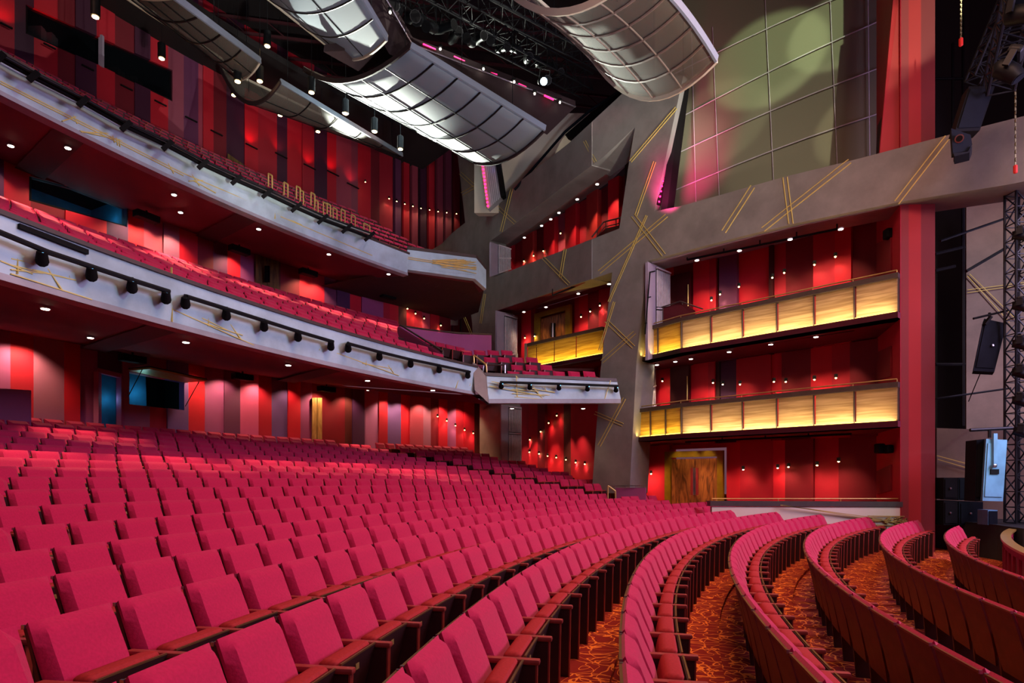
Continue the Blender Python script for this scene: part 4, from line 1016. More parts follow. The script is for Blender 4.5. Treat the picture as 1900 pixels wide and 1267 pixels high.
truss('flown_truss','black sloping lattice truss hanging top right',P(1852,165,14.2),P(1905,-60,12.6),.5,9,r=.035)
truss('flown_truss','black lattice truss crossing behind, near the chain, top right',P(1812,150,15.0),P(1890,-40,14.6),.35,9,r=.03)
def movinghead(label,u,v,y,s=.35,rx=0,ry=0):
    t=thing('moving_head_light',label,'stage light',P(u,v,y)); mb=MB(); mb.rbox(0,0,s*.55,s*.9,s*.5,s*.3,.04*s*3,2,M['blackmetal']); o1=add_l(mb,'base',t)
    mb=MB(); 
    for sx in (-1,1): mb.box(sx*s*.48-.03,sx*s*.48+.03,-.06,.06,-s*.1,s*.45,M['blackmetal'])
    add_l(mb,'yoke',t); mb=MB(); mb.tube([(0,s*.35,.1),(0,.1,0),(0,-s*.3,-.08),(0,-s*.55,-.15)],[s*.22,s*.36,s*.34,s*.26],M['blackmetal'],12); add_l(mb,'head',t,True)
    mb=MB(); mb.tube([(0,-s*.55,-.15),(0,-s*.58,-.16)],s*.22,M['darkspk'],12); add_l(mb,'lens',t); t.rotation_euler=(rx,0,ry); return t
movinghead('large dark moving head light with pale collar below the flown truss',1868,128,13.2,.55,.5,.9)
movinghead('dark moving head light at the very top right corner',1888,25,12.8,.55,.2,.4)
for i,(u,v,lab) in enumerate([(1893,435,'topmost on the truss tower'),(1893,566,'second from the top on the truss tower'),(1893,637,'third from the top, glinting blue on the truss tower'),(1893,690,'fourth from the top on the truss tower'),(1893,742,'fifth from the top on the truss tower'),(1895,800,'lowest on the truss tower')]):
    movinghead('small dark stage lamp, '+lab,u,v,15.1,.28,0,.8)
# line-array style speakers
def cab(label,quad,y,depth,mf,ms,extra=None,name='loudspeaker'):
    t=thing(name,label,'speaker',P(*quad[0],y)); q=[P(u,v,y) for u,v in quad]; mb=MB(); mb.prism(q,depth,M[mf]); add(mb,'cabinet',t)
    c=sum(q,Vector())/4; e=[c+(p-c)*.86+Vector((0,-.01,0)) for p in q]; mb=MB(); mb.prism(e,(0,-.012,0),M[ms]); add(mb,'grille',t); return t
t=cab('dark tilted loudspeaker hung from a pipe against the beige wall',[(1806,688),(1845,690),(1868,600),(1826,591)],15.9,Vector((.3,.45,0)),'darkspk','darkspk')
mb=MB(); mb.bar(P(1826,603,15.85),P(1838,588,15.85),.12,.05,M['black']); add(mb,'clamp',t); mb=MB(); mb.tube([P(1806,591,15.85),P(1870,576,15.85)],.03,M['black'],6); mb.tube([P(1836,592,15.85),P(1836,580,15.85)],.03,M['black'],6); add(mb,'mounting_bracket',t); mb=MB(); mb.tube([P(1820,690,16.2),P(1797,745,16.6)],.012,M['black'],6); add(mb,'cable',t)
mb=MB(); mb.rbox(*P(1842,641,15.85),.07,.04,.07,.02,2,M['chrome']); add(mb,'bolt',t)
t=cab('pale blue-lit tall loudspeaker hung beside the truss',[(1823,929),(1861,930),(1869,816),(1830,814)],14.9,Vector((.25,.5,0)),'bluelit','bluelit')
mb=MB(); mb.bar(P(1846,865,14.85),P(1846,804,14.85),.09,.05,M['bluelit'],up=(0,1,0)); mb.tube([P(1800,798,14.9),P(1878,794,14.9)],.04,M['blackmetal'],8); mb.tube([P(1836,797,14.9),P(1836,812,14.9)],.035,M['blackmetal'],6); add(mb,'mounting_bracket',t)
mb=MB(); mb.rbox(*P(1846,864,14.8),.09,.05,.09,.03,2,M['chrome']); mb.box(*(lambda p:(p.x-.1,p.x+.1,p.y-.02,p.y+.02,p.z-.06,p.z+.06))(P(1845,875,14.87)),M['black']); add(mb,'bolt',t)
cab('dark slim loudspeaker standing left of the blue-lit one',[(1809,930),(1823,930),(1829,814),(1812,816)],15.1,Vector((.1,.5,0)),'darkspk','black')
cab('slanting dark loudspeaker hung high below the flown truss',[(1772,244),(1818,242),(1846,160),(1798,160)],14.3,Vector((.2,.5,.1)),'black','darkspk')
t=thing('stage_monitor','grey wedge loudspeaker with round emblem, hanging by the header','speaker',P(1790,265,14.0)); mb=MB(); q=[P(1768,284,14),P(1795,280,14),P(1804,268,14),P(1801,250,14),P(1765,238,14)]; mb.prism(q,(.25,.4,.1),M['darkspk']); add(mb,'cabinet',t)
mb=MB(); e=[P(1771,292-2,13.95),P(1799,283,13.95),P(1804,270,13.95),P(1796,281,13.95),P(1769,284,13.95)]; mb.prism(e,(.25,.35,0),M['black']); add(mb,'base',t)
mb=MB(); mb.tube([P(1780,257,13.98),P(1780,257,13.94)],.09,M['chrome'],14); mb.tube([P(1780,257,13.95),P(1780,257,13.92)],.065,M['black'],14); add(mb,'emblem',t)
for lab,(a,b,c,d),m in (('black subwoofer, upper left of the stack on stage',(1751,926,1777,886),'black'),('black subwoofer, lower left of the stack on stage',(1751,974,1777,929),'black'),('dark upper middle cabinet of the stack on stage',(1778,928,1809,886),'darkspk'),('dark glossy cabinet, lower middle of the stack on stage',(1779,974,1824,931),'darkspk')):
    t=cab(lab,[(a,b),(c,b),(c,d),(a,d)],16.5,Vector((0,.7,0)),m,m,name='subwoofer'); mb=MB(); p=P((a+c)/2,(b+d)/2,16.45); mb.rbox(*p,.05,.04,.05,.01,1,M['chrome']); add(mb,'badge',t)
cab('small pale blue loudspeaker standing on the stage edge',[(1833,974),(1851,974),(1851,946),(1833,946)],15.6,Vector((0,.35,0)),'bluelit','darkspk')
# chains and hoists
for lab,u,v0,v1 in (('left steel chain with red hook, top right',1783,-40,72),('right steel chain with red hook above the truss tower',1884,120,308)):
    t=thing('hoist_chain',lab,'chain',P(u,v1,14.8)); mb=MB(); n=26
    for i in range(n):
        a=P(u,v0+(v1-v0)*i/n,14.8); b=P(u,v0+(v1-v0)*(i+.8)/n,14.8); mb.bar(a,b,.04 if i%2 else .015,.015 if i%2 else .04,M['chain'])
    add(mb,'links',t); mb=MB(); mb.rbox(*P(u,v1+6,14.8),.08,.08,.2,.02,1,smat((200,40,30))); add(mb,'hook',t)
# ================================================================== MESH SCRIM ABOVE THE HEADER
yS=lambda u:line_y(u,(5.9,24.2),(.80,-.60))
t=thing('mesh_scrim','huge greenish metal mesh screen above the grey header beam','screen',P(1440,330,yS(1440))); mb=MB()
ul=[1215,1300,1400,1500,1575,1640]; vb=[470,430,380,340,318,300]
tops=[P(u,-140,yS(u)) for u in ul]; bots=[P(u-(0 if u>1215 else 0),v,yS(u)) for u,v in zip(ul,vb)]
mb.grid([tops,bots],M['scrim']); add(mb,'mesh',t)
mb=MB(); fn=lambda a,b:[P(a[0]+(b[0]-a[0])*i/6,a[1]+(b[1]-a[1])*i/6-math.sin(PI*i/6)*6,yS(a[0]+(b[0]-a[0])*i/6)-.06) for i in range(7)]
for a,b in (((1245,140),(1640,-40)),((1255,222),(1643,34)),((1245,290),(1637,124)),((1240,358),(1632,210))): mb.tube(fn(a,b),.02,M['louver'],5)
mb2=MB()
for l in ((1283,60,1292,400),(1322,50,1335,380),(1417,-60,1436,350),(1538,-60,1554,320),(1610,-60,1614,300)): mb2.tube([P(l[0],l[1],yS(l[0])-.05),P(l[2],l[3],yS(l[2])-.05)],.013,M['louver'],5)
add(mb,'horizontal_cable',t); add(mb2,'vertical_cable',t)
mb=MB(); mb.prism([P(1630,310,17.2),P(1678,300,17.0),P(1678,-90,17.0),P(1665,-90,17.0)],(0,.05,0),smat((152,28,30))); struct(mb.obj('wall_scrim_side'))
# red backing wall behind the scrim and dark reveal beside it
mb=MB(); p0=P(1665,100,17.2); mb.prism([P(1640,-160,19.2),P(1625,330,19.2),P(1660,330,17.2),P(1672,-160,17.2)],(.1,.2,0),smat((60,10,16))); struct(mb.obj('wall_scrim_reveal'))
mb=MB(); vwall(mb,(5.0,27.5),(12.5,21.5),EZ+9,EZ+24,smat((60,40,40)),.3); struct(mb.obj('wall_behind_scrim'))
t=thing('led_batten','tall pink LED batten beside the scrim','stage light',P(1218,380,22.3)); mb=MB(); mb.bar(P(1222,380,22.2),P(1247,236,22.2),.16,.1,M['black'],up=(0,1,0)); add(mb,'housing',t)
mb=MB()
for i in range(15): p=P(1223+24*i/14,374-134*i/14,22.1); mb.rbox(*p,.06,.03,.06,.01,1,M['redled'])
add(mb,'led',t)
t=thing('edge_column','dark slanting edge column between LED batten and scrim','column',P(1230,390,22)); mb=MB(); mb.prism([P(1226,390,22),P(1238,386,22),P(1270,135,22),P(1258,135,22)],(.3,.3,0),M['black']); add(mb,'post',t)
# pale lit wall with louvre and LED batten at centre
mb=MB(); yl_=lambda u:line_y(u,(0,30.5),(.6,-.8))+0*u
yC=lambda u:30.6-(u-880)*.012
mb.prism([P(880,395,31.2),P(960,395,30.6),P(1125,300,28.6),P(1125,210,28.6),P(880,210,31.2)],(.2,.4,0),M['cream']); struct(mb.obj('wall_pale_centre'))
t=thing('led_batten','slanting white panel with a column of pink LEDs, centre of the hall','stage light',P(905,385,30)); mb=MB(); mb.prism([P(905,388,30),P(930,366,30),P(915,282,30),P(888,282,30)],(.1,.3,0),M['plasterw']); add(mb,'panel',t)
mb=MB()
for i in range(14): mb.rbox(*P(894+11*i/13,294+88*i/13,29.95),.1,.04,.1,.02,1,M['redled'])
add(mb,'led',t); mb=MB()
for i in range(7): mb.bar(P(900+i*3.4,290,29.95),P(912+i*3.2,380-i*2.5,29.95),.03,.03,M['louver'],up=(0,1,0))
add(mb,'slats',t)
mb=MB(); mb.prism([P(930,366,29.8),P(936,362,29.8),P(925,290,29.8),P(917,290,29.8)],(.1,.3,0),M['black']); tag(mb.obj('dark_fin'),'narrow black fin next to the pink LED panel','fin')
# ================================================================== CEILING
ZC=EZ+22.5
mb=MB(); mb.box(-32,34,-8,60,ZC,ZC+.2,M['ceil']); struct(mb.obj('ceiling'))
mb=MB(); A_=[D2(50)-D2(90)*i/40 for i in range(41)]
for a,b in zip(A_,A_[1:]): mb.hexa([pol(49.3,a,EZ+19.4),pol(49.3,b,EZ+19.4),pol(53,b,EZ+19.4),pol(53,a,EZ+19.4),pol(49.3,a,EZ+19.7),pol(49.3,b,EZ+19.7),pol(53,b,EZ+19.7),pol(53,a,EZ+19.7)],M['ceil'])
struct(mb.obj('ceiling_rear'))
t=thing('ceiling_battens','rows of dark red lattice battens under the rear ceiling','ceiling frame',(-5,30,ZC)); 
for i in range(14):
    mb=MB(); y=14+i*2.6; 
    for s in (0,.7): mb.bar((-26,y,ZC-.5-s),(6,y+6,ZC-.5-s),.08,.12,M['batten'])
    for k in range(18):
        x=-26+32*k/18; yy=y+6*k/18; mb.bar((x,yy,ZC-.5),(x+32/36,yy+6/36,ZC-1.2),.05,.05,M['batten'])
    add(mb,'batten',t)
def cloud(label,A0,A1,B0,B1,sa,sb,m,ribs=5,longs=3,edge='cream',bow=0,name='acoustic_cloud'):
    """trough shaped sheet between two end arcs; each corner (u,v,y)"""
    t=thing(name,label,'acoustic reflector',P(*A0)); a0,a1,b0,b1=[P(*c) for c in (A0,A1,B0,B1)]
    NA,NL=14,12
    def pt(s,q,o=0):
        p=(a0*(1-s)+a1*s)*(1-q)+(b0*(1-s)+b1*s)*q; z=(sa*(1-q)+sb*q)*4*s*(1-s); return p-Vector((0,0,z+bow*4*q*(1-q)+o))
    mb=MB(); mb.grid([[pt(i/NA,j/NL) for j in range(NL+1)] for i in range(NA+1)],M[m]); 
    o=add(mb,'sheet',t,True); md=o.modifiers.new('s','SOLIDIFY'); md.thickness=.02
    mb=MB()
    rm=M['warmwall'] if 'warm-toned' in label else M['blackmetal']
    for k in range(ribs+1): mb.tube([pt(i/NA,k/ribs,.03) for i in range(NA+1)],.028,rm,5)
    add(mb,'rib',t); mb=MB()
    for k in range(1,longs): mb.tube([pt(k/longs,j/NL,.03) for j in range(NL+1)],.022,rm,5)
    add(mb,'stringer',t)
    mb=MB()
    for s in (0,1):
        for j in range(NL): mb.bar(pt(s,j/NL),pt(s,(j+1)/NL),.06,.2,M['cloud'] if s else M['cream'])
    for q in (0,1):
        for i in range(NA): mb.bar(pt(i/NA,q),pt((i+1)/NA,q),.06,.16,M['catwalk'] if edge!='cream' else M['cream'])
    add(mb,'edge_trim',t)
    mb=MB()
    for s,q in ((.15,.1),(.15,.5),(.15,.9),(.85,.1),(.85,.5),(.85,.9)): p=pt(s,q); mb.tube([p,(p.x,p.y,ZC)],.012,M['blackmetal'],4)
    add(mb,'suspension_wire',t); return t
cloud('big central curved reflector, brightly lit along its lower edge',(563,128,25),(762,84,18.5),(818,250,30),(1012,238,21),.75,1.3,'cloud',6,5,'brown')
cloud('curved reflector at the top centre left, with a bright white strip',(440,-50,22),(640,-60,15.5),(610,84,24),(718,70,18),.5,.55,'cloud',3,3)
cloud('slatted reflector sloping down from the top left corner',(200,-30,20),(322,-8,17),(412,112,26),(483,112,22),.2,.7,'cloud2',4,5)
cloud('narrow reflector tucked beneath the slatted top left one',(409,126,28),(521,151,24),(735,282,34),(747,287,33),1.2,.15,'cloud2',5,4,'brown')
cloud('large warm-toned gridded reflector at the top right of centre',(900,-70,19),(1190,-60,12.5),(1090,92,21),(1330,110,14.5),1.2,1.25,'cloud2',6,5,bow=-.2)
# brown catwalk fascia
t=thing('catwalk','dark brown catwalk underside running diagonally above the central reflector','catwalk',P(900,150,22))
mb=MB(); pa=[P(648,-30,19),P(690,-30,19.5),P(762,82,20),P(1045,178,23),P(1070,205,24),P(1016,250,24),P(1010,232,23.5),P(770,88,19.6),P(722,82,19.5)]
mb.prism([P(648,-30,19.6),P(700,-30,19.6),P(765,82,20.6),P(722,100,19.6)],(0,.1,.3),M['catwalk'])
mb.prism([P(765,82,20.6),P(1068,198,24.6),P(1015,250,23.4),P(722,100,19.6)],(0,.1,.3),M['catwalk'])
mb.prism([P(600,96,20.5),P(722,78,20.5),P(770,88,21.5),P(668,134,21.5)],(0,.1,.3),M['catwalk'])
add(mb,'underside',t); mb=MB(); mb.tube([P(700,-30,19.4),P(765,82,20.4),P(1068,198,24.4)],.03,M['chrome'],5); add(mb,'edge_rail',t)
truss('lighting_truss','dark lattice truss behind the catwalk lamps',P(720,-40,21),P(1090,160,27),.7,18,r=.035)
truss('lighting_truss','second dark lattice truss, above the catwalk lamps',P(800,-60,19),P(1120,110,25),.6,16,r=.03)
def ellips(lab,p,s,az,el,name='profile_spotlight'):
    t=thing(name,lab,'stage light',p); mb=MB(); mb.tube([(0,.35*s,0),(0,.1*s,0),(0,.0,0),(0,-.35*s,0),(0,-.37*s,0)],[.10*s,.14*s,.11*s,.11*s,.14*s],M['blackmetal'],10); add_l(mb,'barrel',t,True)
    mb=MB(); mb.bar((-.16*s,0,0),(-.16*s,0,.3*s),.02,.04,M['black']); mb.bar((.16*s,0,0),(.16*s,0,.3*s),.02,.04,M['black']); mb.bar((-.16*s,0,.3*s),(.16*s,0,.3*s),.04,.02,M['black']); add_l(mb,'yoke',t)
    mb=MB(); mb.tube([(0,-.36*s,0),(0,-.375*s,0)],.12*s,M['black'],10); add_l(mb,'lens',t); t.rotation_euler=(el,0,az); return t
rnd=random.Random(12)
for i in range(16):
    q=i/15; u=718+ (1040-718)*q+rnd.uniform(-4,4); v=14+(128-14)*q+rnd.uniform(-8,10); y=20.5+5.5*q
    ellips('black profile spotlight on the catwalk truss, %s from the left'%nth(i+1),P(u,v,y),1.5-.5*q,rnd.uniform(-.4,1.2),rnd.uniform(.2,.7))
mb=MB(); 
for (u,v,y) in ((724,24,19.5),(820,92,21),(897,129,22),(956,152,22.9),(1005,170,23.6),(1040,190,24)):
    pass
for i,(u,v,y) in enumerate(((724,23,19.3),(817,91,20.9),(897,128,21.8),(954,152,22.6),(992,174,23),(1039,190,23.8))):
    t=thing('catwalk_lamp','tiny warm lamp on the catwalk edge, %s from the left'%nth(i+1),'lamp',P(u,v,y)); mb=MB(); mb.rbox(*P(u,v,y),.07,.07,.07,.03,2,M['lampw']); add(mb,'bulb',t); mb=MB(); mb.rbox(*(P(u,v,y)+Vector((0,0,.09))),.14,.14,.08,.02,1,M['black']); add(mb,'housing',t)
t=thing('red_light_strip','glowing red light strips along the catwalk edge','lamp',P(790,85,21))
for a,b in (((785,82),(808,92)),((842,105),(862,114)),((900,133),(922,139)),((962,156),(976,162)),((1010,177),(1027,185))): mb=MB(); mb.bar(P(*a,20.8+(a[0]-785)*.012),P(*b,20.8+(b[0]-785)*.012),.05,.04,M['redled']); add(mb,'strip',t)
ellips('lit white profile spotlight at the right of the catwalk truss',P(1009,150,23.2),1.2,.3,.5); 
mb=MB(); mb.tube([P(1009,151,22.6),P(1009,151,22.55)],.13,emis('cool_beam',(200,230,255),8),10); tag(mb.obj('glowing_lens'),'bright bluish lens at the right of the catwalk truss','lamp')
t=thing('edge_beam','steel-blue curved edge beam over a black wedge, right of the central reflector','beam',P(1100,210,27)); mb=MB(); mb.tube([P(955,352,29.2),P(1000,300,28.4),P(1048,245,27.4),P(1095,205,26.5),P(1180,150,25)],.06,M['darkspk'],6); add(mb,'beam_edge',t)
mb=MB(); mb.prism([P(1048,250,27.6),P(1095,210,26.8),P(1180,152,25.2),P(1110,222,26.4),P(1072,262,27.4)],(.2,.4,0),M['black']); add(mb,'wedge',t)
# pendants
for i,(u,v,y,lab) in enumerate([(496,72,24,'high pendant left of the white-strip reflector'),(482,137,24,'pendant below the tip of the top left reflector'),(441,137,23,'pendant hanging over the narrow reflector'),(578,158,24,'pendant left of the central reflector'),(641,198,26,'pendant below the lit edge of the central reflector'),(695,232,27,'pendant left of the long battens'),(743,265,28,'pendant over the far balcony battens'),(300,95,24,'pendant in front of the balcony booth'),(434,165,28,'low pendant by the upper wall'),(520,203,30,'small pendant on the upper balcony wall'),(590,234,32,'smallest pendant far along the upper wall'),(177,15,20,'pendant at the top left above the booth')]):
    p=P(u,v,y); t=thing('pendant_light','black cylinder '+lab,'pendant lamp',p); mb=MB(); mb.tube([(0,0,-.28),(0,0,.28),(0,0,.34)],[.14,.14,.05],M['blackmetal'],12); add_l(mb,'housing',t,True)
    mb=MB(); mb.tube([(0,0,-.285),(0,0,-.30)],.10,M['lamp'],10); add_l(mb,'lens',t); mb=MB(); mb.tube([(0,0,.3),(0,0,ZC-p.z)],.012,M['blackmetal'],4); add_l(mb,'suspension_cord',t)
    if i<7: spot(p-Vector((0,0,.35)),p-Vector((0,0,5)),60,WARM,50)
# ================================================================== DOWNLIGHTS, SCONCES
def downlight(lab,p,r=.065,m='lampw',grp=None):
    t=thing('downlight',lab,'ceiling light',p,0,grp); mb=MB(); mb.tube([(0,0,.01),(0,0,-.02)],r*1.25,M['plasterw'],14); add_l(mb,'trim_ring',t); mb=MB(); mb.tube([(0,0,-.012),(0,0,-.03)],r,M[m],14); add_l(mb,'lens',t); return t
def onsoffit(u,v,R0_,z0,R1_,z1):     # point of the soffit seen at u,v
    best=None
    for i in range(61):
        R=R0_+(R1_-R0_)*i/60; z=z0+(z1-z0)*i/60; p=cylP(u,v,R); e=abs(p.z-z)
        if best is None or e<best[0]: best=(e,p)
    return best[1]-Vector((0,0,.0))
k=0
for (u,v) in ((84,569),(168,624),(345,632),(535,675),(682,704),(683,722),(803,722)):
    k+=1; p=onsoffit(u,v,37.3,EZ+2.94,46.5,EZ+4.2); downlight('round downlight in the maroon soffit under the mezzanine, %s from the left'%nth(k),p-Vector((0,0,.02))); spot(p-Vector((0,0,.1)),p-Vector((0,0,4)),DL,WARM,70)
k=0
for (u,v) in ((126,272),(20,268),(323,359),(335,392),(480,423),(610,470),(721,507),(843,524)):
    k+=1; p=onsoffit(u,v,42,EZ+8.29,46.9,EZ+9.0); downlight('round downlight in the maroon soffit under the upper balcony, %s from the left'%nth(k),p-Vector((0,0,.02))); spot(p-Vector((0,0,.1)),p-Vector((0,0,4)),DL*1.7,WARM,70)
def plane_dl(lab,u,v,y,e=25,col=WARM): p=P(u,v,y); downlight(lab,p); spot(p-Vector((0,0,.08)),p-Vector((0,0,3)),e,col,80)
for i,(u,v,y) in enumerate(((1293,482,21.7),(1372,464,20.7),(1466,443,19.3),(1560,424,18.2))): plane_dl('downlight in the alcove ceiling over the upper box, %s from the left'%nth(i+1),u,v,y)
for i,(u,v) in enumerate(((1219,676),(1253,670),(1282,665),(1353,652),(1430,638),(1514,624))): y=4.42*F/(VH-v); plane_dl('downlight under the upper box slab, %s from the left'%nth(i+1),u,v,y)
for i,(u,v) in enumerate(((1219,826),(1293,823),(1312,822),(1386,817))): y=1.46*F/(VH-v); plane_dl('downlight under the lower box slab, %s from the left'%nth(i+1),u,v,y,12)
for i,(u,v,y) in enumerate(((972,578,29.5),(1013,569,28.3),(1073,544,26.6),(1130,526,24.6))): plane_dl('downlight in the ceiling of the middle gold box, %s from the left'%nth(i+1),u,v,y)
for i,(u,v) in enumerate(((973,440),(1005,418),(1022,406),(1037,394),(1071,369),(1108,341),(1145,310))): plane_dl('downlight in the sloping soffit of the high opening, %s from the left'%nth(i+1),u,v,(yG(u)+yT(u))/2-.3,40)
for i,(u,v,y) in enumerate(((950,757,24.5),(1082,757,23.4))): plane_dl('downlight under the side platform, %s one'%('left','right')[i],u,v,y,30)
def sconce(lab,u,v,y,n,e=5,grp=None,star=True):
    p=P(u,v,y); t=thing('wall_sconce',lab,'wall lamp',p,0,grp); mb=MB(); mb.rbox(0,0,.05,.09,.09,.12,.01,1,M['blackmetal']); add_l(mb,'housing',t); mb=MB(); mb.rbox(0,0,-.025,.05,.05,.04,.012,1,M['lamp']); add_l(mb,'bulb',t)
    spot(p-Vector((0,0,.02)),p+Vector((0,0,-2))+n*.25,e,WARM,120,1,.04)
SC_=[('in the rear stalls corner',[(812,772),(829,780),(845,789),(862,797),(878,803)],lambda u:cyl_y(u,OW)-.25,Vector((-.1,.9,0))),
 ('on red wall by the side seats, lower row',[(982,838),(1000,841),(1016,845),(1032,848),(1050,852),(1068,857),(1085,860)],lambda u:yW(u)-.4,N2),
 ('on red wall by the side seats, upper steps',[(983,815),(1003,800),(1018,784),(1033,770)],lambda u:yW(u)-.4,N2),
 ('in the mezzanine corner',[(726,551),(741,562),(756,572),(771,581),(787,590),(818,603)],lambda u:cyl_y(u,MW)-.25,Vector((-.1,.9,0))),
 ('in the row on the upper balcony battens',[(722,368),(736,373),(751,378),(766,382),(781,386),(797,389),(813,392),(829,394),(847,396)],lambda u:cyl_y(u,TW)-.3,Vector((-.1,.9,0))),
 ('in the lower box',[(1229,706),(1323,709),(1341,712),(1373,712),(1436,707),(1458,707),(1511,703),(1551,700)],lambda u:yB(u)-.4,N1),
 ('in the upper box',[(1320,556),(1336,545),(1371,531),(1433,514),(1455,505),(1511,490),(1550,475)],lambda u:yB(u)-.4,N1),
 ('at stalls level by the walnut doors',[(1199,877),(1208,878),(1379,870),(1443,867),(1463,865),(1516,862),(1556,855)],lambda u:yB(u)-.4,N1),
 ('in the middle gold box',[(974,626),(992,623),(1078,587),(1095,577),(1113,566)],lambda u:yD(u)-.4,N2),
 ('in the high opening',[(972,484),(990,474),(1008,465),(1040,432)],lambda u:yT(u)-.5,N2)]
for place,lst,yf,n in SC_:
    for i,(u,v) in enumerate(lst): sconce('tiny sconce %s, %s from left'%(place,nth(i+1)),u,v,yf(u),n,SCE)
sconce('lone bright red-glowing sconce left of the upper batten row',678,337,cyl_y(678,TW)-.5,Vector((-.1,.9,0)),20)
# dim blue light inside the booths
for (u,v,R,e) in ((262,730,OW,16),(205,740,OW-.9,10),(90,385,MW,40),(150,395,MW,40),(200,405,MW,30)):
    p=cylP(u,v,R+(.7 if R>=OW else .9)); point(p,e*.3,(.25,.75,1),.1)
# hidden red uplights in slots of the balcony wall
for i,(u,v) in enumerate(((92,86),(163,126),(235,163),(298,192),(12,48),(355,222),(402,247),(467,272),(522,289),(575,310),(618,322),(655,345))):
    t=thing('slot_light','thin dark light slot in the balcony wall, %s from the left'%nth(i+1) ,'wall lamp',cylP(u,v,TW-.1)); mb=MB(); mb.bar(cylP(u-11,v-6,TW-.14),cylP(u+11,v+5,TW-.14),.06,.05,M['black']); add(mb,'slot',t)
    if i in (0,4,7,8,9,10,11): p=cylP(u,v-3,TW-.35); spot(p,cylP(u,v-60,TW-.1),60,(1,.05,.08),90,1)
# wall washers in the soffits
def wash(us,R,z,e):
    for u in us:
        th=th_of(u,R-.55); p=pol(R-.55,th,z); spot(p,pol(R-.3,th,z-2),e,WARM,120,.7,.06)
wash((38,62,290,372,425,487,546,600,655,725,752,790,826,860),OW,EZ+4.02,WSH)
wash((15,-30,95,150),MW,EZ+8.85,WSH*.3)
wash((252,285,330,440,575,600,660,690,725,765,800,822),MW,EZ+8.85,WSH)
for u in (1215,1229,1300,1330,1377,1448,1500,1533,1570):
    for z,e in ((EZ+1.3,WSB),(EZ+4.3,WSB),(EZ+7.9,WSB*1.1)):
        y=yB(u)-.95; p=Vector(((u-950)/F*yB(u)-.6,y,z)); spot(p,P(u,VH,yB(u))+Vector((0,0,z-EZ-2.6)),e,WARM,64,.9,.06)
for u in (975,1000,1030,1060,1085): y=yW(u); p=P(u,VH,y)-N2*.9+Vector((0,0,2.7)); spot(p,P(u,VH,y)+Vector((0,0,-.6)),WSB*1.8,WARM,70,.9)
for u in (960,985,1080,1110): y=yD(u); p=P(u,VH,y)-N2*.9+Vector((0,0,8)); spot(p,P(u,VH,y)+Vector((0,0,5)),WSB,WARM,70,.9)
for u in (1015,1045): y=yD(u); p=P(u,VH,y)-N2*1.2+Vector((0,0,8)); spot(p,P(u,VH,y)+Vector((0,0,6)),60,(1,.7,.3),60,.9)
for u in (960,1000,1040,1080,1120,1150): y=yT(u); p=P(u,vtop(u)+14,y)-N2*1.0; spot(p,P(u,vtop(u)+90,y),WSB*1.2,WARM,75,.9)
for u in (1265,1290,1318): y=yB(u); p=P(u,VH,y)-N1*.7+Vector((0,0,1.35)); spot(p,P(u,VH,y)+Vector((0,0,.2)),18,(1,.75,.3),80,.9)
# ================================================================== MAIN LIGHT
# stage wash on the seats from the front truss, fascia lights, beams on the scrim
area((17,8.5,8.6),(-2,9,1.5),KEY,KC,7,4.5)
area((9,-4,15),(2,6,0),KEY*.22,KC,5,5)
for u in (30,240,450,640,800,960,1100):
    tg=P(u,560+(u-450)*.25,cyl_y(min(u,800),37)) ; spot((13+.0*u,4,11),tg,FAS,(.64,.93,.98),26,1,.4)
for u in (30,220,420,620,820):
    tg=cylP(u,180+u*.42,41.9); spot((13,2,16),tg,FAS*1.1,(.64,.93,1),24,1,.4)
for (u,v,e,s,c) in ((1430,110,BM,11,(.80,.95,.55)),(1550,60,BM*.8,9,(.82,.95,.58)),(1330,230,BM*.35,10,(.9,.9,.6)),(1600,230,BM*.4,9,(1,.9,.6)),(1500,250,BM*.35,16,(.95,.9,.65)),(1700,250,BM*.10,8,(1,.85,.75)),(1700,60,BM*.06,8,(1,.85,.75))):
    spot((9.5,4,17),P(u,v,yS(min(u,1640))),e,c,s,.35,.08)
spot((13,11,13),P(1040,330,28.6),BM*.9,(1,.93,.8),16,.7,.1)
spot((12,10,14),P(930,330,30),BM*.35,(1,.1,.2),4,.7,.05)
spot((12,10,14),P(918,310,30),BM*.5,(.1,.25,1),2.2,.7,.05)
spot(P(1225,400,21.6)+Vector((0,-.6,0)),P(1268,290,yS(1268)),1500,(1,.03,.25),60,1,.2)
spot((4,14,16),P(880,340,34),FAS*.8,(1,.9,.88),30,.9,.4)  # unseen lamp added to lift the dark upper left strut
spot((9,6,14),P(1120,520,25),FAS*1.1,(1,.95,.92),50,1,.5)
spot((8,2,12),P(1480,370,19),FAS*.6,(1,.93,.88),50,1,.5)
spot((-9,34,17),P(700,200,26),CLD,(.93,1,.86),34,.4,.1)
spot((-5,37,18),P(870,250,28),CLD*.8,(.93,1,.86),30,.4,.1)
spot((2,6,3),P(860,160,21),CLD*.1,(.7,.8,1),50,.9,.5)
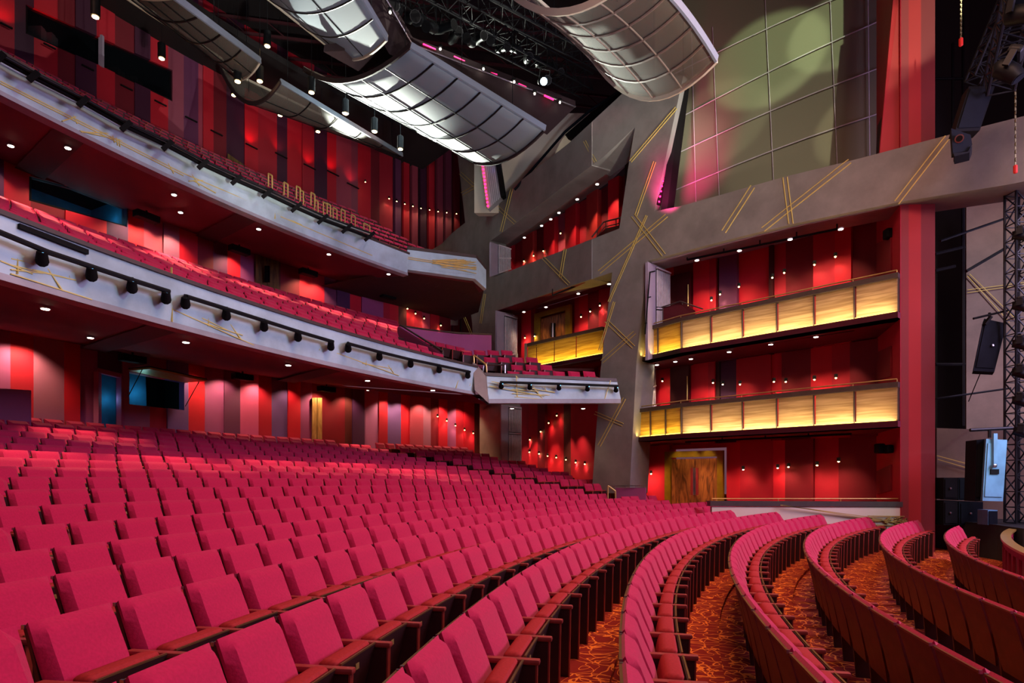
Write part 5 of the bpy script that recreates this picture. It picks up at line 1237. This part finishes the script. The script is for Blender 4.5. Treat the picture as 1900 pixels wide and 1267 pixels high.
spot((-16,28,17),P(550,60,22),CLD*.9,(1,1,.95),30,.4,.1)
spot((8,16,21),P(430,100,24),CLD*.12,(1,.95,.85),40,.6,.1)
spot((0,8,4),P(450,120,24),CLD*.25,(1,.9,.8),30,.9,.3)
spot((8,6,4),P(1180,60,16),CLD*.12,(1,.85,.7),60,.9,.3)
spot((13,11,4),P(1845,860,15)+Vector((0,0,0)),400,(.45,.85,1),26,.8,.2)
spot((15,8,13),P(1820,600,19),2200,(1,.88,.75),40,.8,.3)
spot((9,9,9),P(1850,980,15),150,(.3,.8,.9),50,.9,.3)
spot((9.5,5,10),P(1212,600,23),1300,(.86,.84,1),34,1,.4)  # this and the next: unseen lamps added to brighten the louvred jambs
spot((9.5,7,10),P(940,640,30),1300,(.86,.84,1),20,1,.4)
# unseen warm overhead panel, added to light the carpet and seat tops
area((5,7,15),(4,8,0),CARP,(1,.50,.33),8,8)
for a in (5,25,42): p=pol(46.5,D2(a),EZ+18.5); spot(p,pol(46.5,D2(a),EZ+10),420,(1,.5,.36),100,1,.3)  # unseen lamps added to warm the dim balcony seats
w=bpy.data.worlds.new('world'); scene.world=w; w.use_nodes=True; w.node_tree.nodes['Background'].inputs[0].default_value=(.30,.13,.18,1); w.node_tree.nodes['Background'].inputs[1].default_value=WLD
# ================================================================== CAMERA
cam=bpy.data.cameras.new('camera'); co=bpy.data.objects.new('camera',cam); COL.objects.link(co); co.location=(0,0,EZ); co.rotation_euler=(PI/2,0,0)
cam.sensor_width=36; cam.lens=F/1900*36; cam.shift_y=(VH-633.5)/1900; cam.clip_start=.05; cam.clip_end=200
scene.camera=co
scene.view_settings.view_transform='Standard'; scene.view_settings.look='None'; scene.view_settings.gamma=1; scene.view_settings.exposure=EXP
scene.cycles.use_denoising=True; scene.cycles.max_bounces=6; scene.cycles.diffuse_bounces=3; scene.cycles.glossy_bounces=2; scene.cycles.transparent_max_bounces=12; scene.cycles.caustics_reflective=False; scene.cycles.caustics_refractive=False; scene.cycles.sample_clamp_indirect=4
